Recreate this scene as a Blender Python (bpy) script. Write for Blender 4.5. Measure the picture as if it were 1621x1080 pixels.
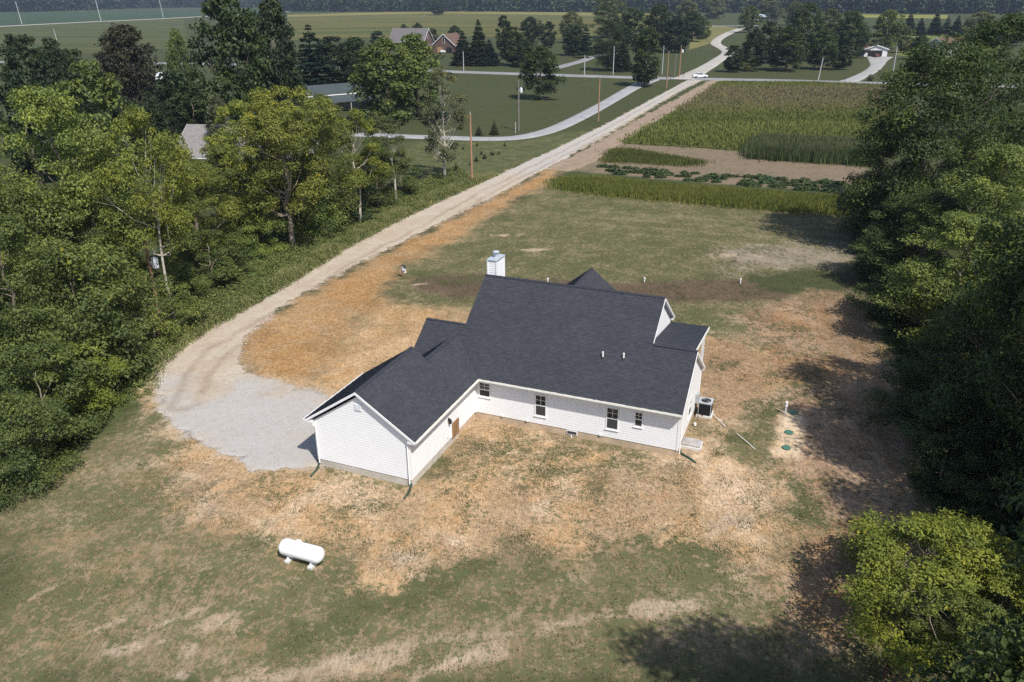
import bpy, math, random
import numpy as np
from mathutils import Matrix, Vector

for o in list(bpy.data.objects):
    bpy.data.objects.remove(o, do_unlink=True)
SC = bpy.context.scene
COL = SC.collection
R_ = math.radians

# ------------------------------------------------------------------ camera
CAM_H, CAM_PITCH, CAM_ROLL, FPX = 24.182, 23.611, -0.35, 1261.0     # focal length in photo pixels
PW, PH = 1621, 1080
_th = R_(CAM_PITCH); _ro = R_(CAM_ROLL)
cF = np.array([0, math.cos(_th), -math.sin(_th)])
_U = np.array([0, math.sin(_th), math.cos(_th)]); _R = np.array([1., 0, 0])
cR = _R * math.cos(_ro) + _U * math.sin(_ro)
cU = -_R * math.sin(_ro) + _U * math.cos(_ro)
cam_d = bpy.data.cameras.new('camera'); cam = bpy.data.objects.new('camera', cam_d); COL.objects.link(cam)
cam_d.sensor_width = 36; cam_d.lens = FPX / PW * 36
cam_d.clip_start = 0.5; cam_d.clip_end = 20000
cam.matrix_world = Matrix(((cR[0], cU[0], -cF[0], 0), (cR[1], cU[1], -cF[1], 0), (cR[2], cU[2], -cF[2], CAM_H), (0, 0, 0, 1)))
SC.camera = cam

# ------------------------------------------------------------------ light
SUN = Vector((0.852, -1.429, 2.2)).normalized()
w = bpy.data.worlds.new('World'); SC.world = w; w.use_nodes = True
nt = w.node_tree; bg = nt.nodes['Background']
sky = nt.nodes.new('ShaderNodeTexSky'); sky.sky_type = 'NISHITA'; sky.sun_disc = False
sky.sun_elevation = math.asin(SUN.z); sky.sun_rotation = math.atan2(SUN.x, SUN.y)
sky.dust_density = 1.0; sky.altitude = 200
nt.links.new(sky.outputs[0], bg.inputs[0]); bg.inputs[1].default_value = 0.135
sd = bpy.data.lights.new('sun', 'SUN'); sd.energy = 4.9; sd.angle = R_(0.53); sd.color = (1.0, 0.955, 0.88)
so = bpy.data.objects.new('sun', sd); COL.objects.link(so)
so.rotation_euler = SUN.to_track_quat('Z', 'Y').to_euler()
SC.view_settings.view_transform = 'Standard'; SC.view_settings.look = 'None'
SC.view_settings.exposure = 0.22; SC.view_settings.gamma = 1.0; SC.view_settings.use_curve_mapping = False
SC.cycles.use_denoising = False
SC.cycles.max_bounces = 6; SC.cycles.diffuse_bounces = 3; SC.cycles.glossy_bounces = 2
SC.cycles.transmission_bounces = 3; SC.cycles.transparent_max_bounces = 8; SC.cycles.volume_bounces = 0
SC.cycles.caustics_reflective = False; SC.cycles.caustics_refractive = False

# ------------------------------------------------------------------ helpers
def gnd(px, py, z=0.0):
    """world point at height z seen at a photo pixel"""
    d = cF + cR * ((px - PW / 2) / FPX) + cU * ((PH / 2 - py) / FPX)
    t = (z - CAM_H) / d[2]
    return np.array([d[0] * t, d[1] * t, z])
def at_y(px, py, Y):
    d = cF + cR * ((px - PW / 2) / FPX) + cU * ((PH / 2 - py) / FPX)
    t = Y / d[1]
    return np.array([d[0] * t, Y, CAM_H + d[2] * t])
def P(*pts):
    return np.array([gnd(*q)[:2] for q in pts])

def nrm(v):
    v = np.asarray(v, float); return v / (np.linalg.norm(v, axis=-1, keepdims=True) + 1e-12)

def vnoise(x, y, seed=0):
    xi = np.floor(x).astype(np.int64); yi = np.floor(y).astype(np.int64)
    fx = x - xi; fy = y - yi; fx = fx * fx * (3 - 2 * fx); fy = fy * fy * (3 - 2 * fy)
    def h(a, b):
        n = (a * 374761393 + b * 668265263 + seed * 974711) & 0x7fffffff
        n = ((n ^ (n >> 13)) * 1274126177) & 0x7fffffff
        return ((n ^ (n >> 16)) & 0xffff) / 65535.0
    return (h(xi, yi) * (1 - fx) + h(xi + 1, yi) * fx) * (1 - fy) + (h(xi, yi + 1) * (1 - fx) + h(xi + 1, yi + 1) * fx) * fy
def fbm(x, y, seed=0, oct=4):
    s = 0; a = .5; t = 0
    for k in range(oct):
        s = s + a * vnoise(x * 2 ** k, y * 2 ** k, seed + k * 17); t += a; a *= .55
    return s / t
def sstep(a, b, x):
    t = np.clip((x - a) / (b - a), 0, 1); return t * t * (3 - 2 * t)
def sdist(pts, poly):
    """signed distance of points to a polygon, positive inside"""
    x, y = pts[:, 0], pts[:, 1]; ins = np.zeros(len(x), bool); dm = np.full(len(x), 1e18)
    n = len(poly)
    for i in range(n):
        a = poly[i]; b = poly[(i + 1) % n]
        c = ((a[1] > y) != (b[1] > y))
        with np.errstate(divide='ignore', invalid='ignore'):
            xi = (b[0] - a[0]) * (y - a[1]) / (b[1] - a[1] + 1e-12) + a[0]
        ins ^= c & (x < xi)
        e = b - a; L2 = e @ e + 1e-12
        t = np.clip(((x - a[0]) * e[0] + (y - a[1]) * e[1]) / L2, 0, 1)
        dm = np.minimum(dm, (x - a[0] - t * e[0]) ** 2 + (y - a[1] - t * e[1]) ** 2)
    d = np.sqrt(dm); return np.where(ins, d, -d)

class MB:
    """collects shapes, builds one mesh object"""
    def __init__(s): s.v = []; s.f = []
    def add(s, vs, fs):
        k = len(s.v); s.v += [tuple(map(float, v)) for v in vs]; s.f += [tuple(i + k for i in f) for f in fs]; return s
    def box(s, x0, x1, y0, y1, z0, z1):
        return s.add([(x0, y0, z0), (x1, y0, z0), (x1, y1, z0), (x0, y1, z0), (x0, y0, z1), (x1, y0, z1), (x1, y1, z1), (x0, y1, z1)],
                     [(0, 3, 2, 1), (4, 5, 6, 7), (0, 1, 5, 4), (1, 2, 6, 5), (2, 3, 7, 6), (3, 0, 4, 7)])
    def obox(s, c, ax, ay, az):
        """oriented box: centre + three half-axis vectors"""
        c = np.asarray(c, float); ax, ay, az = map(lambda q: np.asarray(q, float), (ax, ay, az))
        vs = [c + sx * ax + sy * ay + sz * az for sz in (-1, 1) for sx, sy in ((-1, -1), (1, -1), (1, 1), (-1, 1))]
        return s.add(vs, [(0, 3, 2, 1), (4, 5, 6, 7), (0, 1, 5, 4), (1, 2, 6, 5), (2, 3, 7, 6), (3, 0, 4, 7)])
    def prism(s, poly, vec):
        """polygon (3-D points, in order) extruded by vec"""
        poly = [np.asarray(q, float) for q in poly]; vec = np.asarray(vec, float); n = len(poly)
        return s.add(poly + [q + vec for q in poly],
                     [tuple(range(n))[::-1], tuple(range(n, 2 * n))] + [(i, (i + 1) % n, n + (i + 1) % n, n + i) for i in range(n)])
    def tube(s, path, rad, n=8, caps=True):
        path = [np.asarray(q, float) for q in path]
        if np.isscalar(rad): rad = [rad] * len(path)
        vs = []; m = len(path); ref = None
        for i in range(m):
            t = nrm(path[min(i + 1, m - 1)] - path[max(i - 1, 0)])
            if ref is None: ref = np.array([1., 0, 0]) if abs(t[0]) < .8 else np.array([0, 1., 0])
            a = nrm(np.cross(t, ref)); b = np.cross(t, a); ref = np.cross(a, t) if False else ref
            for k in range(n):
                g = 2 * math.pi * k / n
                vs.append(path[i] + rad[i] * (math.cos(g) * a + math.sin(g) * b))
        fs = [(i * n + k, i * n + (k + 1) % n, (i + 1) * n + (k + 1) % n, (i + 1) * n + k) for i in range(m - 1) for k in range(n)]
        if caps: fs += [tuple(range(n))[::-1], tuple(range((m - 1) * n, m * n))]
        return s.add(vs, fs)
    def build(s, name, m, parent=None, smooth=False):
        me = bpy.data.meshes.new(name); me.from_pydata(s.v, [], s.f); me.update()
        return link(name, me, m, parent, smooth)
def link(name, me, m, parent=None, smooth=False):
    if m is not None and not me.materials: me.materials.append(m)
    if smooth: me.polygons.foreach_set('use_smooth', np.ones(len(me.polygons), bool))
    o = bpy.data.objects.new(name, me); COL.objects.link(o)
    if parent is not None: o.parent = parent
    return o
def np_mesh(name, V, F, attrs=None):
    """V (n,3), F (m,k) numpy arrays; attrs {name: (type, domain, array)}"""
    me = bpy.data.meshes.new(name); V = np.asarray(V, np.float32); F = np.asarray(F, np.int32)
    me.vertices.add(len(V)); me.vertices.foreach_set('co', V.ravel())
    m, k = F.shape
    me.loops.add(m * k); me.loops.foreach_set('vertex_index', F.ravel())
    me.polygons.add(m); me.polygons.foreach_set('loop_start', np.arange(0, m * k, k, dtype=np.int32))
    for a, (t, dom, arr) in (attrs or {}).items():
        at = me.attributes.new(a, t, dom)
        at.data.foreach_set('color' if t == 'FLOAT_COLOR' else 'value', np.asarray(arr, np.float32).ravel())
    me.update(calc_edges=True); me.validate()
    return me
def empty(name, loc=(0, 0, 0), rz=0.0):
    o = bpy.data.objects.new(name, None); COL.objects.link(o); o.location = loc; o.rotation_euler = (0, 0, rz); o.empty_display_size = .3
    return o
def tag(o, label=None, cat=None, group=None, kind=None):
    for k, v in (('label', label), ('category', cat), ('group', group), ('kind', kind)):
        if v: o[k] = v
    return o

# ------------------------------------------------------------------ materials
MATS = {}
def mat(name, col, rough=.6, metal=0.0, spec=.3, var=0.0, vscale=3.0, bump=0.0, bscale=20.0, emit=None, alpha=None, stretch=None):
    if name in MATS: return MATS[name]
    m = bpy.data.materials.new(name); m.use_nodes = True; n = m.node_tree.nodes; l = m.node_tree.links
    b = n['Principled BSDF']; b.inputs['Base Color'].default_value = (*col, 1); b.inputs['Roughness'].default_value = rough
    b.inputs['Metallic'].default_value = metal; b.inputs['Specular IOR Level'].default_value = spec
    if var or bump:
        tc = n.new('ShaderNodeTexCoord'); src = tc.outputs['Object']
        if stretch:
            mp = n.new('ShaderNodeMapping'); mp.inputs['Scale'].default_value = stretch; l.new(src, mp.inputs[0]); src = mp.outputs[0]
    if var:
        t = n.new('ShaderNodeTexNoise'); t.inputs['Scale'].default_value = vscale; t.inputs['Detail'].default_value = 6; l.new(src, t.inputs[0])
        mr = n.new('ShaderNodeMapRange'); mr.inputs[1].default_value = .3; mr.inputs[2].default_value = .7
        mr.inputs[3].default_value = 1 - var; mr.inputs[4].default_value = 1 + var; l.new(t.outputs[0], mr.inputs[0])
        mx = n.new('ShaderNodeVectorMath'); mx.operation = 'SCALE'; mx.inputs[0].default_value = col; l.new(mr.outputs[0], mx.inputs['Scale'])
        l.new(mx.outputs[0], b.inputs['Base Color'])
    if bump:
        t2 = n.new('ShaderNodeTexNoise'); t2.inputs['Scale'].default_value = bscale; t2.inputs['Detail'].default_value = 4; l.new(src, t2.inputs[0])
        bp = n.new('ShaderNodeBump'); bp.inputs['Strength'].default_value = bump; bp.inputs['Distance'].default_value = .02
        l.new(t2.outputs[0], bp.inputs['Height']); l.new(bp.outputs[0], b.inputs['Normal'])
    MATS[name] = m; return m

def nd(m, t, **kw):
    x = m.node_tree.nodes.new(t)
    for k, v in kw.items():
        if k in ('op',): x.operation = v
        elif k == 'blend': x.blend_type = v
        else: setattr(x, k, v)
    return x

def leaf_material():
    m = bpy.data.materials.new('leaf'); m.use_nodes = True; n = m.node_tree.nodes; l = m.node_tree.links
    b = n['Principled BSDF']; out = n['Material Output']
    oi = n.new('ShaderNodeObjectInfo'); at = n.new('ShaderNodeAttribute'); at.attribute_name = 'tone'
    rp = n.new('ShaderNodeValToRGB'); e = rp.color_ramp.elements
    e[0].position = 0; e[0].color = (.42, .47, .50, 1); e[1].position = 1; e[1].color = (2.0, 1.55, .55, 1)
    x = rp.color_ramp.elements.new(.45); x.color = (.95, .97, .95, 1)
    x = rp.color_ramp.elements.new(.90); x.color = (1.55, 1.42, 1.0, 1)
    l.new(at.outputs['Fac'], rp.inputs[0])
    mu = n.new('ShaderNodeMix'); mu.data_type = 'RGBA'; mu.blend_type = 'MULTIPLY'; mu.inputs['Factor'].default_value = 1
    l.new(oi.outputs['Color'], mu.inputs[6]); l.new(rp.outputs[0], mu.inputs[7])
    l.new(mu.outputs[2], b.inputs['Base Color']); b.inputs['Roughness'].default_value = .5; b.inputs['Specular IOR Level'].default_value = .22
    tr = n.new('ShaderNodeBsdfTranslucent')
    m2 = n.new('ShaderNodeMix'); m2.data_type = 'RGBA'; m2.blend_type = 'MULTIPLY'; m2.inputs['Factor'].default_value = 1
    l.new(mu.outputs[2], m2.inputs[6]); m2.inputs[7].default_value = (1.3, 1.25, .6, 1); l.new(m2.outputs[2], tr.inputs[0])
    ms = n.new('ShaderNodeMixShader'); ms.inputs[0].default_value = .36
    l.new(b.outputs[0], ms.inputs[1]); l.new(tr.outputs[0], ms.inputs[2]); l.new(ms.outputs[0], out.inputs[0])
    return m
LEAF = leaf_material()
def attr_material(name, rough=.9, spec=.1, transl=0.0):
    """base colour straight from the colour attribute 'col'"""
    m = bpy.data.materials.new(name); m.use_nodes = True; n = m.node_tree.nodes; l = m.node_tree.links
    b = n['Principled BSDF']; at = n.new('ShaderNodeAttribute'); at.attribute_name = 'col'
    l.new(at.outputs['Color'], b.inputs['Base Color']); b.inputs['Roughness'].default_value = rough; b.inputs['Specular IOR Level'].default_value = spec
    if transl:
        tr = n.new('ShaderNodeBsdfTranslucent'); l.new(at.outputs['Color'], tr.inputs[0])
        ms = n.new('ShaderNodeMixShader'); ms.inputs[0].default_value = transl
        l.new(b.outputs[0], ms.inputs[1]); l.new(tr.outputs[0], ms.inputs[2]); l.new(ms.outputs[0], n['Material Output'].inputs[0])
    return m
GRASSM = attr_material('grass_blade', .7, .15, .25)

BARK = mat('bark', (.16, .13, .10), .9, var=.35, vscale=4, bump=.6, bscale=12, stretch=(3, 3, .6))
BARKP = mat('bark_pale', (.42, .38, .32), .85, var=.3, vscale=5, bump=.3, bscale=10)
BARKM = mat('bark_mid', (.27, .22, .17), .85, var=.3, vscale=5, bump=.3, bscale=10)

# ------------------------------------------------------------------ ground
def ground_material():
    m = bpy.data.materials.new('ground'); m.use_nodes = True; n = m.node_tree.nodes; l = m.node_tree.links
    b = n['Principled BSDF']; b.inputs['Roughness'].default_value = .95; b.inputs['Specular IOR Level'].default_value = .05
    geo = n.new('ShaderNodeNewGeometry')
    def noise(scale, det, ro=.6, vec=None, dist=0.0):
        t = n.new('ShaderNodeTexNoise'); t.inputs['Scale'].default_value = scale; t.inputs['Detail'].default_value = det
        t.inputs['Roughness'].default_value = ro; t.inputs['Distortion'].default_value = dist
        l.new(vec or geo.outputs['Position'], t.inputs[0]); return t.outputs[0]
    def mth(op, a, c, d=None):
        x = n.new('ShaderNodeMath'); x.operation = op
        for i, q in enumerate((a, c, d)):
            if q is None: continue
            if isinstance(q, (int, float)): x.inputs[i].default_value = q
            else: l.new(q, x.inputs[i])
        return x.outputs[0]
    def att(a, o):
        t = n.new('ShaderNodeAttribute'); t.attribute_name = a; return t.outputs[o]
    n1 = noise(.55, 5, .6); n2 = noise(2.6, 5, .65, dist=.4); n3 = noise(6.5, 5, .72); n4 = noise(17, 4, .75)
    mp = n.new('ShaderNodeMapping'); mp.inputs['Rotation'].default_value = (0, 0, .5); mp.inputs['Scale'].default_value = (5.5, 1.2, 1); l.new(geo.outputs['Position'], mp.inputs[0])
    ns = noise(1.6, 5, .7, mp.outputs[0], .6)
    m_ = mth('MULTIPLY_ADD', n1, .14, mth('MULTIPLY_ADD', n2, .30, mth('MULTIPLY_ADD', n3, .36, mth('MULTIPLY', n4, .20))))
    t = mth('MULTIPLY_ADD', mth('SUBTRACT', m_, .5), 5.4, att('g', 'Fac'))
    mr = n.new('ShaderNodeMapRange'); mr.interpolation_type = 'SMOOTHSTEP'; mr.inputs[1].default_value = .34; mr.inputs[2].default_value = .68; l.new(t, mr.inputs[0])
    def scaled(colout, fac):
        x = n.new('ShaderNodeVectorMath'); x.operation = 'SCALE'; l.new(colout, x.inputs[0]); l.new(fac, x.inputs['Scale']); return x.outputs[0]
    # dry: pale and brown flecks; green: dark and light flecks
    dv = mth('MULTIPLY_ADD', mth('SUBTRACT', n3, .5), 1.3, mth('MULTIPLY_ADD', mth('SUBTRACT', ns, .5), 1.7, mth('MULTIPLY_ADD', mth('SUBTRACT', n4, .5), .9, 1.0)))
    gv = mth('MULTIPLY_ADD', mth('SUBTRACT', n3, .5), 1.1, mth('MULTIPLY_ADD', mth('SUBTRACT', n2, .5), 1.2, mth('MULTIPLY_ADD', mth('SUBTRACT', n4, .5), 1.3, 1.0)))
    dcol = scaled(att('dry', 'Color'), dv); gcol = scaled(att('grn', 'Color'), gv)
    # some of the straw is redder
    hs = n.new('ShaderNodeMix'); hs.data_type = 'RGBA'; hs.blend_type = 'MULTIPLY'; l.new(dcol, hs.inputs[6]); hs.inputs[7].default_value = (.84, .67, .47, 1)
    r2 = n.new('ShaderNodeMapRange'); r2.inputs[1].default_value = .46; r2.inputs[2].default_value = .62; r2.inputs[4].default_value = .55; l.new(noise(.9, 6, .7), r2.inputs[0])
    l.new(mth('MULTIPLY', r2.outputs[0], att('straw', 'Fac')), hs.inputs['Factor'])
    mx = n.new('ShaderNodeMix'); mx.data_type = 'RGBA'; l.new(mr.outputs[0], mx.inputs['Factor']); l.new(hs.outputs[2], mx.inputs[6]); l.new(gcol, mx.inputs[7])
    l.new(mx.outputs[2], b.inputs['Base Color'])
    bp = n.new('ShaderNodeBump'); bp.inputs['Strength'].default_value = .55; bp.inputs['Distance'].default_value = .05
    l.new(mth('MULTIPLY_ADD', n3, .6, mth('MULTIPLY', n4, .4)), bp.inputs['Height']); l.new(bp.outputs[0], b.inputs['Normal'])
    return m

# outlines measured on the ground (metres), written as the points where the photograph shows them
Z_LANE = P((246, 606), (262, 575), (292, 548), (345, 514), (400, 485), (470, 443), (560, 387), (650, 340), (745, 297), (800, 271), (870, 240), (960, 196), (1030, 158), (1088, 127),
           (1112, 127), (1066, 151), (1000, 191), (945, 224), (870, 262), (780, 312), (700, 351), (620, 390), (520, 441), (440, 487), (385, 535), (372, 575), (385, 592), (330, 640))
Z_PAD = P((247, 606), (262, 588), (330, 592), (385, 590), (430, 603), (500, 621), (530, 634), (560, 640), (520, 690), (504, 736), (455, 741), (400, 740), (340, 712), (297, 690), (262, 655))
Z_ORANGE = P((374, 566), (388, 530), (440, 492), (520, 446), (620, 395), (700, 354), (800, 303), (862, 268), (893, 266), (878, 283), (820, 315), (760, 350), (700, 386), (650, 415), (618, 452), (606, 470), (560, 520), (500, 600), (455, 606), (400, 592))
Z_TANW = P((540, 520), (600, 462), (650, 486), (760, 492), (720, 560), (620, 610), (545, 650), (430, 612), (470, 585))
Z_YARD = P((0, 1085), (0, 790), (120, 720), (240, 625), (300, 690), (400, 740), (505, 738), (640, 700), (740, 480), (640, 420), (760, 355), (890, 285), (1345, 335), (1345, 390), (1365, 470), (1420, 600), (1455, 760), (1450, 860), (1420, 1085))
Z_TAN = P((250, 735), (330, 720), (430, 745), (510, 745), (640, 778), (700, 720), (755, 664), (900, 690), (1070, 722), (1100, 690), (1085, 640), (1090, 560), (1120, 532), (1180, 545), (1225, 590), (1215, 640), (1150, 700), (1130, 735), (1220, 745),
          (1235, 800), (1290, 840), (1230, 905), (1170, 905), (1100, 850), (980, 838), (900, 885), (720, 880), (640, 925), (585, 905), (560, 880), (440, 845), (340, 835), (285, 800))
Z_TAN2 = P((1085, 560), (1118, 528), (1185, 545), (1228, 592), (1222, 625), (1165, 660), (1105, 665))
Z_RIGHT = P((1170, 500), (1275, 465), (1352, 462), (1400, 560), (1440, 690), (1452, 800), (1448, 880), (1400, 960), (1330, 1000), (1260, 960), (1220, 900), (1290, 830), (1240, 700), (1225, 590))
Z_LAWN2 = P((640, 425), (760, 357), (890, 300), (1000, 312), (1345, 342), (1340, 400), (1360, 450), (1280, 480), (1160, 490), (1100, 520), (900, 500), (745, 495), (660, 485), (615, 465))
Z_BAND = P((650, 440), (760, 432), (980, 446), (1080, 445), (1240, 440), (1352, 432), (1360, 458), (1260, 472), (1100, 478), (960, 470), (740, 470), (670, 466))
Z_BANDG = P((1190, 436), (1300, 426), (1355, 436), (1362, 452), (1300, 468), (1200, 462))
Z_BARE = P((1130, 400), (1200, 385), (1345, 380), (1350, 420), (1270, 425), (1160, 432))
Z_WEEDL = P((0, 600), (0, 790), (120, 715), (235, 625), (250, 590), (290, 546), (400, 483), (560, 385), (650, 338), (745, 295), (720, 270), (640, 290), (560, 330), (430, 380), (240, 500))
Z_SOIL = P((880, 268), (935, 236), (990, 226), (1190, 240), (1375, 260), (1360, 306), (1100, 288), (930, 272))
Z_STRIP = P((862, 266), (915, 243), (1008, 190), (1084, 148), (1122, 128), (1138, 127), (1095, 160), (1040, 192), (990, 222), (940, 256), (900, 272))
Z_SLAB = P((1218, 722), (1232, 676), (1238, 650), (1272, 652), (1275, 700), (1268, 728))
PATCHES = [((350, 985), 1.6, .6, .3), ((255, 985), 1.5, .25, .5), ((300, 1030), .5, 1.0, .2), ((220, 1020), 1.2, .3, .3), ((460, 1060), 2.6, .5, .3), ((80, 930), 1.0, .15, .8), ((180, 985), .9, .15, .6),
           ((600, 1040), 2.2, .6, .2), ((760, 1030), 1.6, .5, .2), ((700, 1055), 1.5, .5, .4), ((1030, 960), 1.8, .5, .2), ((880, 985), 1.5, .3, .2), ((1150, 830), 1.3, .7, .8), ((620, 890), 1.4, .8, .8),
           ((660, 450), 1.0, .3, .2), ((840, 395), 1.5, .4, .1), ((1165, 405), 2.0, .7, .1), ((800, 372), 1.5, .5, .1)]
GREENS = [((1040, 865), 3.0, 1.0, -.1), ((800, 705), 1.8, .8, 0), ((700, 725), 1.2, .5, .3), ((910, 715), 1.6, .5, -.1), ((880, 745), 1.6, .5, 0), ((985, 735), 1.8, .6, -.3), ((560, 800), 1.4, .7, .3), ((470, 780), 1.2, .6, .2), ((640, 960), 2.2, 1.0, 0),
          ((790, 900), 2.4, .8, 0), ((1165, 690), 1.6, .8, -.3), ((1215, 645), 1.2, 1.2, .1), ((1250, 605), 1.0, 1.6, .2), ((1260, 770), 1.0, 1.6, .3), ((1280, 810), .8, 1.2, .3), ((900, 420), 6, 1.5, -.05), ((1100, 510), 5, 1.2, -.1), ((1150, 575), 1.2, .7, .2),
          ((480, 1000), 2.0, .8, 0), ((215, 1000), 1.4, .8, 0), ((270, 930), 2.5, 1.2, 0), ((820, 960), 2.5, .8, 0), ((690, 920), 1.6, .8, .2), ((1060, 700), .8, .3, .2), ((1010, 720), 1.0, .3, -.3), ((760, 440), 5, 1.2, 0), ((690, 430), 3.0, .8, .4)]

def axis_coords(fine0, fine1, step, lo, hi, grow=1.09):
    c = list(np.arange(fine0, fine1 + 1e-6, step)); s = step; a = fine0
    left = []
    while a > lo: s = min(s * grow, 400); a -= s; left.append(a)
    s = step; b = c[-1]; right = []
    while b < hi: s = min(s * grow, 400); b += s; right.append(b)
    return np.array(left[::-1] + c + right)
gx = axis_coords(-34, 62, .3, -2600, 2600, 1.11); gy = axis_coords(19, 100, .3, -500, 100, 1.06)
gy = np.concatenate([gy[gy < 100], np.arange(100, 252, .9)]); s_ = .9; ex = []; a_ = gy[-1]
while a_ < 3000: s_ *= 1.06; a_ += s_; ex.append(a_)
gy = np.concatenate([gy, ex])
GX, GY = np.meshgrid(gx, gy); GP = np.stack([GX.ravel(), GY.ravel()], 1); NG = len(GP)
near = (np.abs(GP[:, 0]) < 150) & (GP[:, 1] > 5) & (GP[:, 1] < 300)
def mask(poly, wid=.5, amp=1.0, sc=.45, seed=1, grow=0.0):
    m = np.zeros(NG); q = GP[near]
    d = sdist(q, poly) + (fbm(q[:, 0] * sc, q[:, 1] * sc, seed, 5) - .5) * 2.4 * amp + (vnoise(q[:, 0] * 2.7, q[:, 1] * 2.7, seed + 90) - .5) * amp * .7 + grow
    m[near] = sstep(-wid, wid, d); return m
def ell(px, py, ra, rb, ang):
    c = gnd(px, py)[:2]; q = GP[near] - c; ca, sa = math.cos(ang), math.sin(ang)
    a = (q[:, 0] * ca + q[:, 1] * sa) / ra; b = (-q[:, 0] * sa + q[:, 1] * ca) / rb
    m = np.zeros(NG); d = np.sqrt(a * a + b * b) + (fbm(GP[near][:, 0] * 1.3, GP[near][:, 1] * 1.3, 5) - .5) * 2.6
    m[near] = sstep(1.3, .4, d); return m
dry = np.tile(np.array([.085, .075, .042]), (NG, 1)); grn = np.tile(np.array([.050, .059, .025]), (NG, 1)); g = np.full(NG, .80); straw = np.zeros(NG)  # far-lawn default: cloud shade is put into these dark colours
def lay(m, d=None, gr=None, gg=None, st=None):
    global dry, grn, g, straw
    k = m[:, None]
    if d is not None: dry = dry * (1 - k) + np.array(d) * k
    if gr is not None: grn = grn * (1 - k) + np.array(gr) * k
    if gg is not None: g = g * (1 - m) + gg * m
    if st is not None: straw = straw * (1 - m) + st * m
big = fbm(GP[:, 0] * .02, GP[:, 1] * .02, 9); g = np.clip(g + (big - .5) * .5, 0, 1)
lay(mask(Z_YARD, 2.0, 2.0, .2), (.238, .184, .115), (.100, .101, .047), .54, .45)
lay(mask(Z_LAWN2, 1.5, 2.5, .2, 3), (.200, .164, .094), (.078, .082, .036), .59, .2)
lay(mask(Z_BARE, 1.5, 3, .3, 4), (.24, .20, .155), None, .36)
lay(mask(Z_BAND, .8, 1.0, .4, 6), (.115, .080, .055), (.055, .052, .026), .40, 0)
lay(mask(Z_BANDG, 1.0, 1.5, .4, 7), (.11, .09, .055), (.05, .06, .025), .78)
lay(mask(Z_RIGHT, 1.5, 2.0, .4, 8), (.30, .205, .13), (.075, .075, .036), .34, .9)
lay(mask(P((1290, 475), (1345, 468), (1385, 560), (1420, 660), (1440, 780), (1425, 850), (1395, 760), (1360, 640), (1320, 560)), .8, 1.6, .5, 28), (.245, .165, .10), None, .28, .6)
lay(mask(Z_TAN, 1.6, 2.6, .35, 10), (.44, .325, .21), (.095, .092, .044), .32, .9)
lay(mask(Z_TAN2, .5, .6, .5, 11), (.315, .215, .13), None, .14, .4)
lay(mask(Z_WEEDL, .8, 1.2, .5, 12), (.17, .16, .08), (.062, .082, .026), .80, 0)
lay(mask(Z_TANW, 2.0, 1.6, .4, 13), (.39, .265, .145), (.20, .155, .085), .24, .8)
lay(mask(Z_ORANGE, 1.3, 1.5, .45, 14), (.335, .208, .098), (.30, .215, .13), .32, .7)
lay(mask(P((640, 224), (830, 222), (960, 200), (1060, 150), (1040, 165), (870, 250), (760, 292), (700, 275), (640, 290)), 2, 2, .2, 25), (.15, .135, .065), (.056, .068, .028), .62, 0)
lay(mask(Z_SOIL, .8, .8, .4, 15), (.185, .138, .098), (.06, .075, .03), .28, 0)
lay(mask(Z_STRIP, .5, .8, .5, 16), (.33, .245, .175), (.07, .08, .035), .18, 0)
lay(mask(Z_PAD, 1.0, 1.4, .5, 26, .9) * .85, (.40, .30, .195), None, .18, .7)
lay(mask(Z_LANE, .6, .9, .8, 17), (.38, .31, .24), None, .10, 0)
lay(mask(Z_PAD, .7, .8, .8, 18), (.36, .335, .305), None, .04, 0)
for (q, ra, rb, a) in PATCHES: lay(ell(*q, ra, rb, a) * .9, (.36, .285, .205), None, .18)
for (q, ra, rb, a) in GREENS: lay(ell(*q, ra, rb, a) * .75, None, (.074, .082, .036), .68)
lay(mask(Z_SLAB, .3, .3, 1, 19), (.50, .385, .26), None, .12)
# straw lies in drifts: pale, ochre and brown areas a few metres across
vx, vy = GP[near].T; lo = fbm(vx * .22, vy * .22, 70, 5); mi = fbm(vx * .7, vy * .7, 71, 4); st_ = straw[near][:, None]
dn = dry[near]; pale = dn * np.array([1.13, 1.15, 1.20]); och = dn * np.array([1.0, .91, .78]); brn = dn * np.array([.78, .75, .72])
t1 = sstep(.44, .60, lo * .6 + mi * .4)[:, None]; t2 = (sstep(.52, .66, fbm(vx * .35 + 9, vy * .35, 73, 5)) * .75)[:, None]
dry[near] = dn * (1 - st_) + st_ * ((pale * (1 - t1) + och * t1) * (1 - t2) + brn * t2)
g[near] = np.clip(g[near] + (fbm(vx * .45, vy * .45, 74, 5) - .5) * .9 * (.35 + .65 * straw[near]), .02, .95)
# tyre tracks pressed into the grass and the lane
def track(pts, wid, dcol, gg, k=.6):
    pl = P(*pts); q = GP[near]; dm = np.full(len(q), 1e9)
    for i in range(len(pl) - 1):
        e = pl[i + 1] - pl[i]; t = np.clip(((q - pl[i]) @ e) / (e @ e), 0, 1); dm = np.minimum(dm, np.linalg.norm(q - pl[i] - t[:, None] * e, axis=1))
    m = np.zeros(NG); m[near] = sstep(wid, wid * .3, dm + (fbm(q[:, 0] * 1.5, q[:, 1] * 1.5, 80) - .5) * wid) * k; lay(m, dcol, None, gg)
for dx in (0, 46): track([(345 + dx, 760), (290 + dx, 800), (250 + dx, 860), (232 + dx, 940), (240 + dx, 1060)], .32, (.215, .17, .112), .34, .5)
for dx in (0, 60): track([(60 + dx, 900), (150 + dx, 850), (260 + dx, 790), (350 + dx, 760)], .30, (.215, .17, .112), .34, .45)
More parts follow.
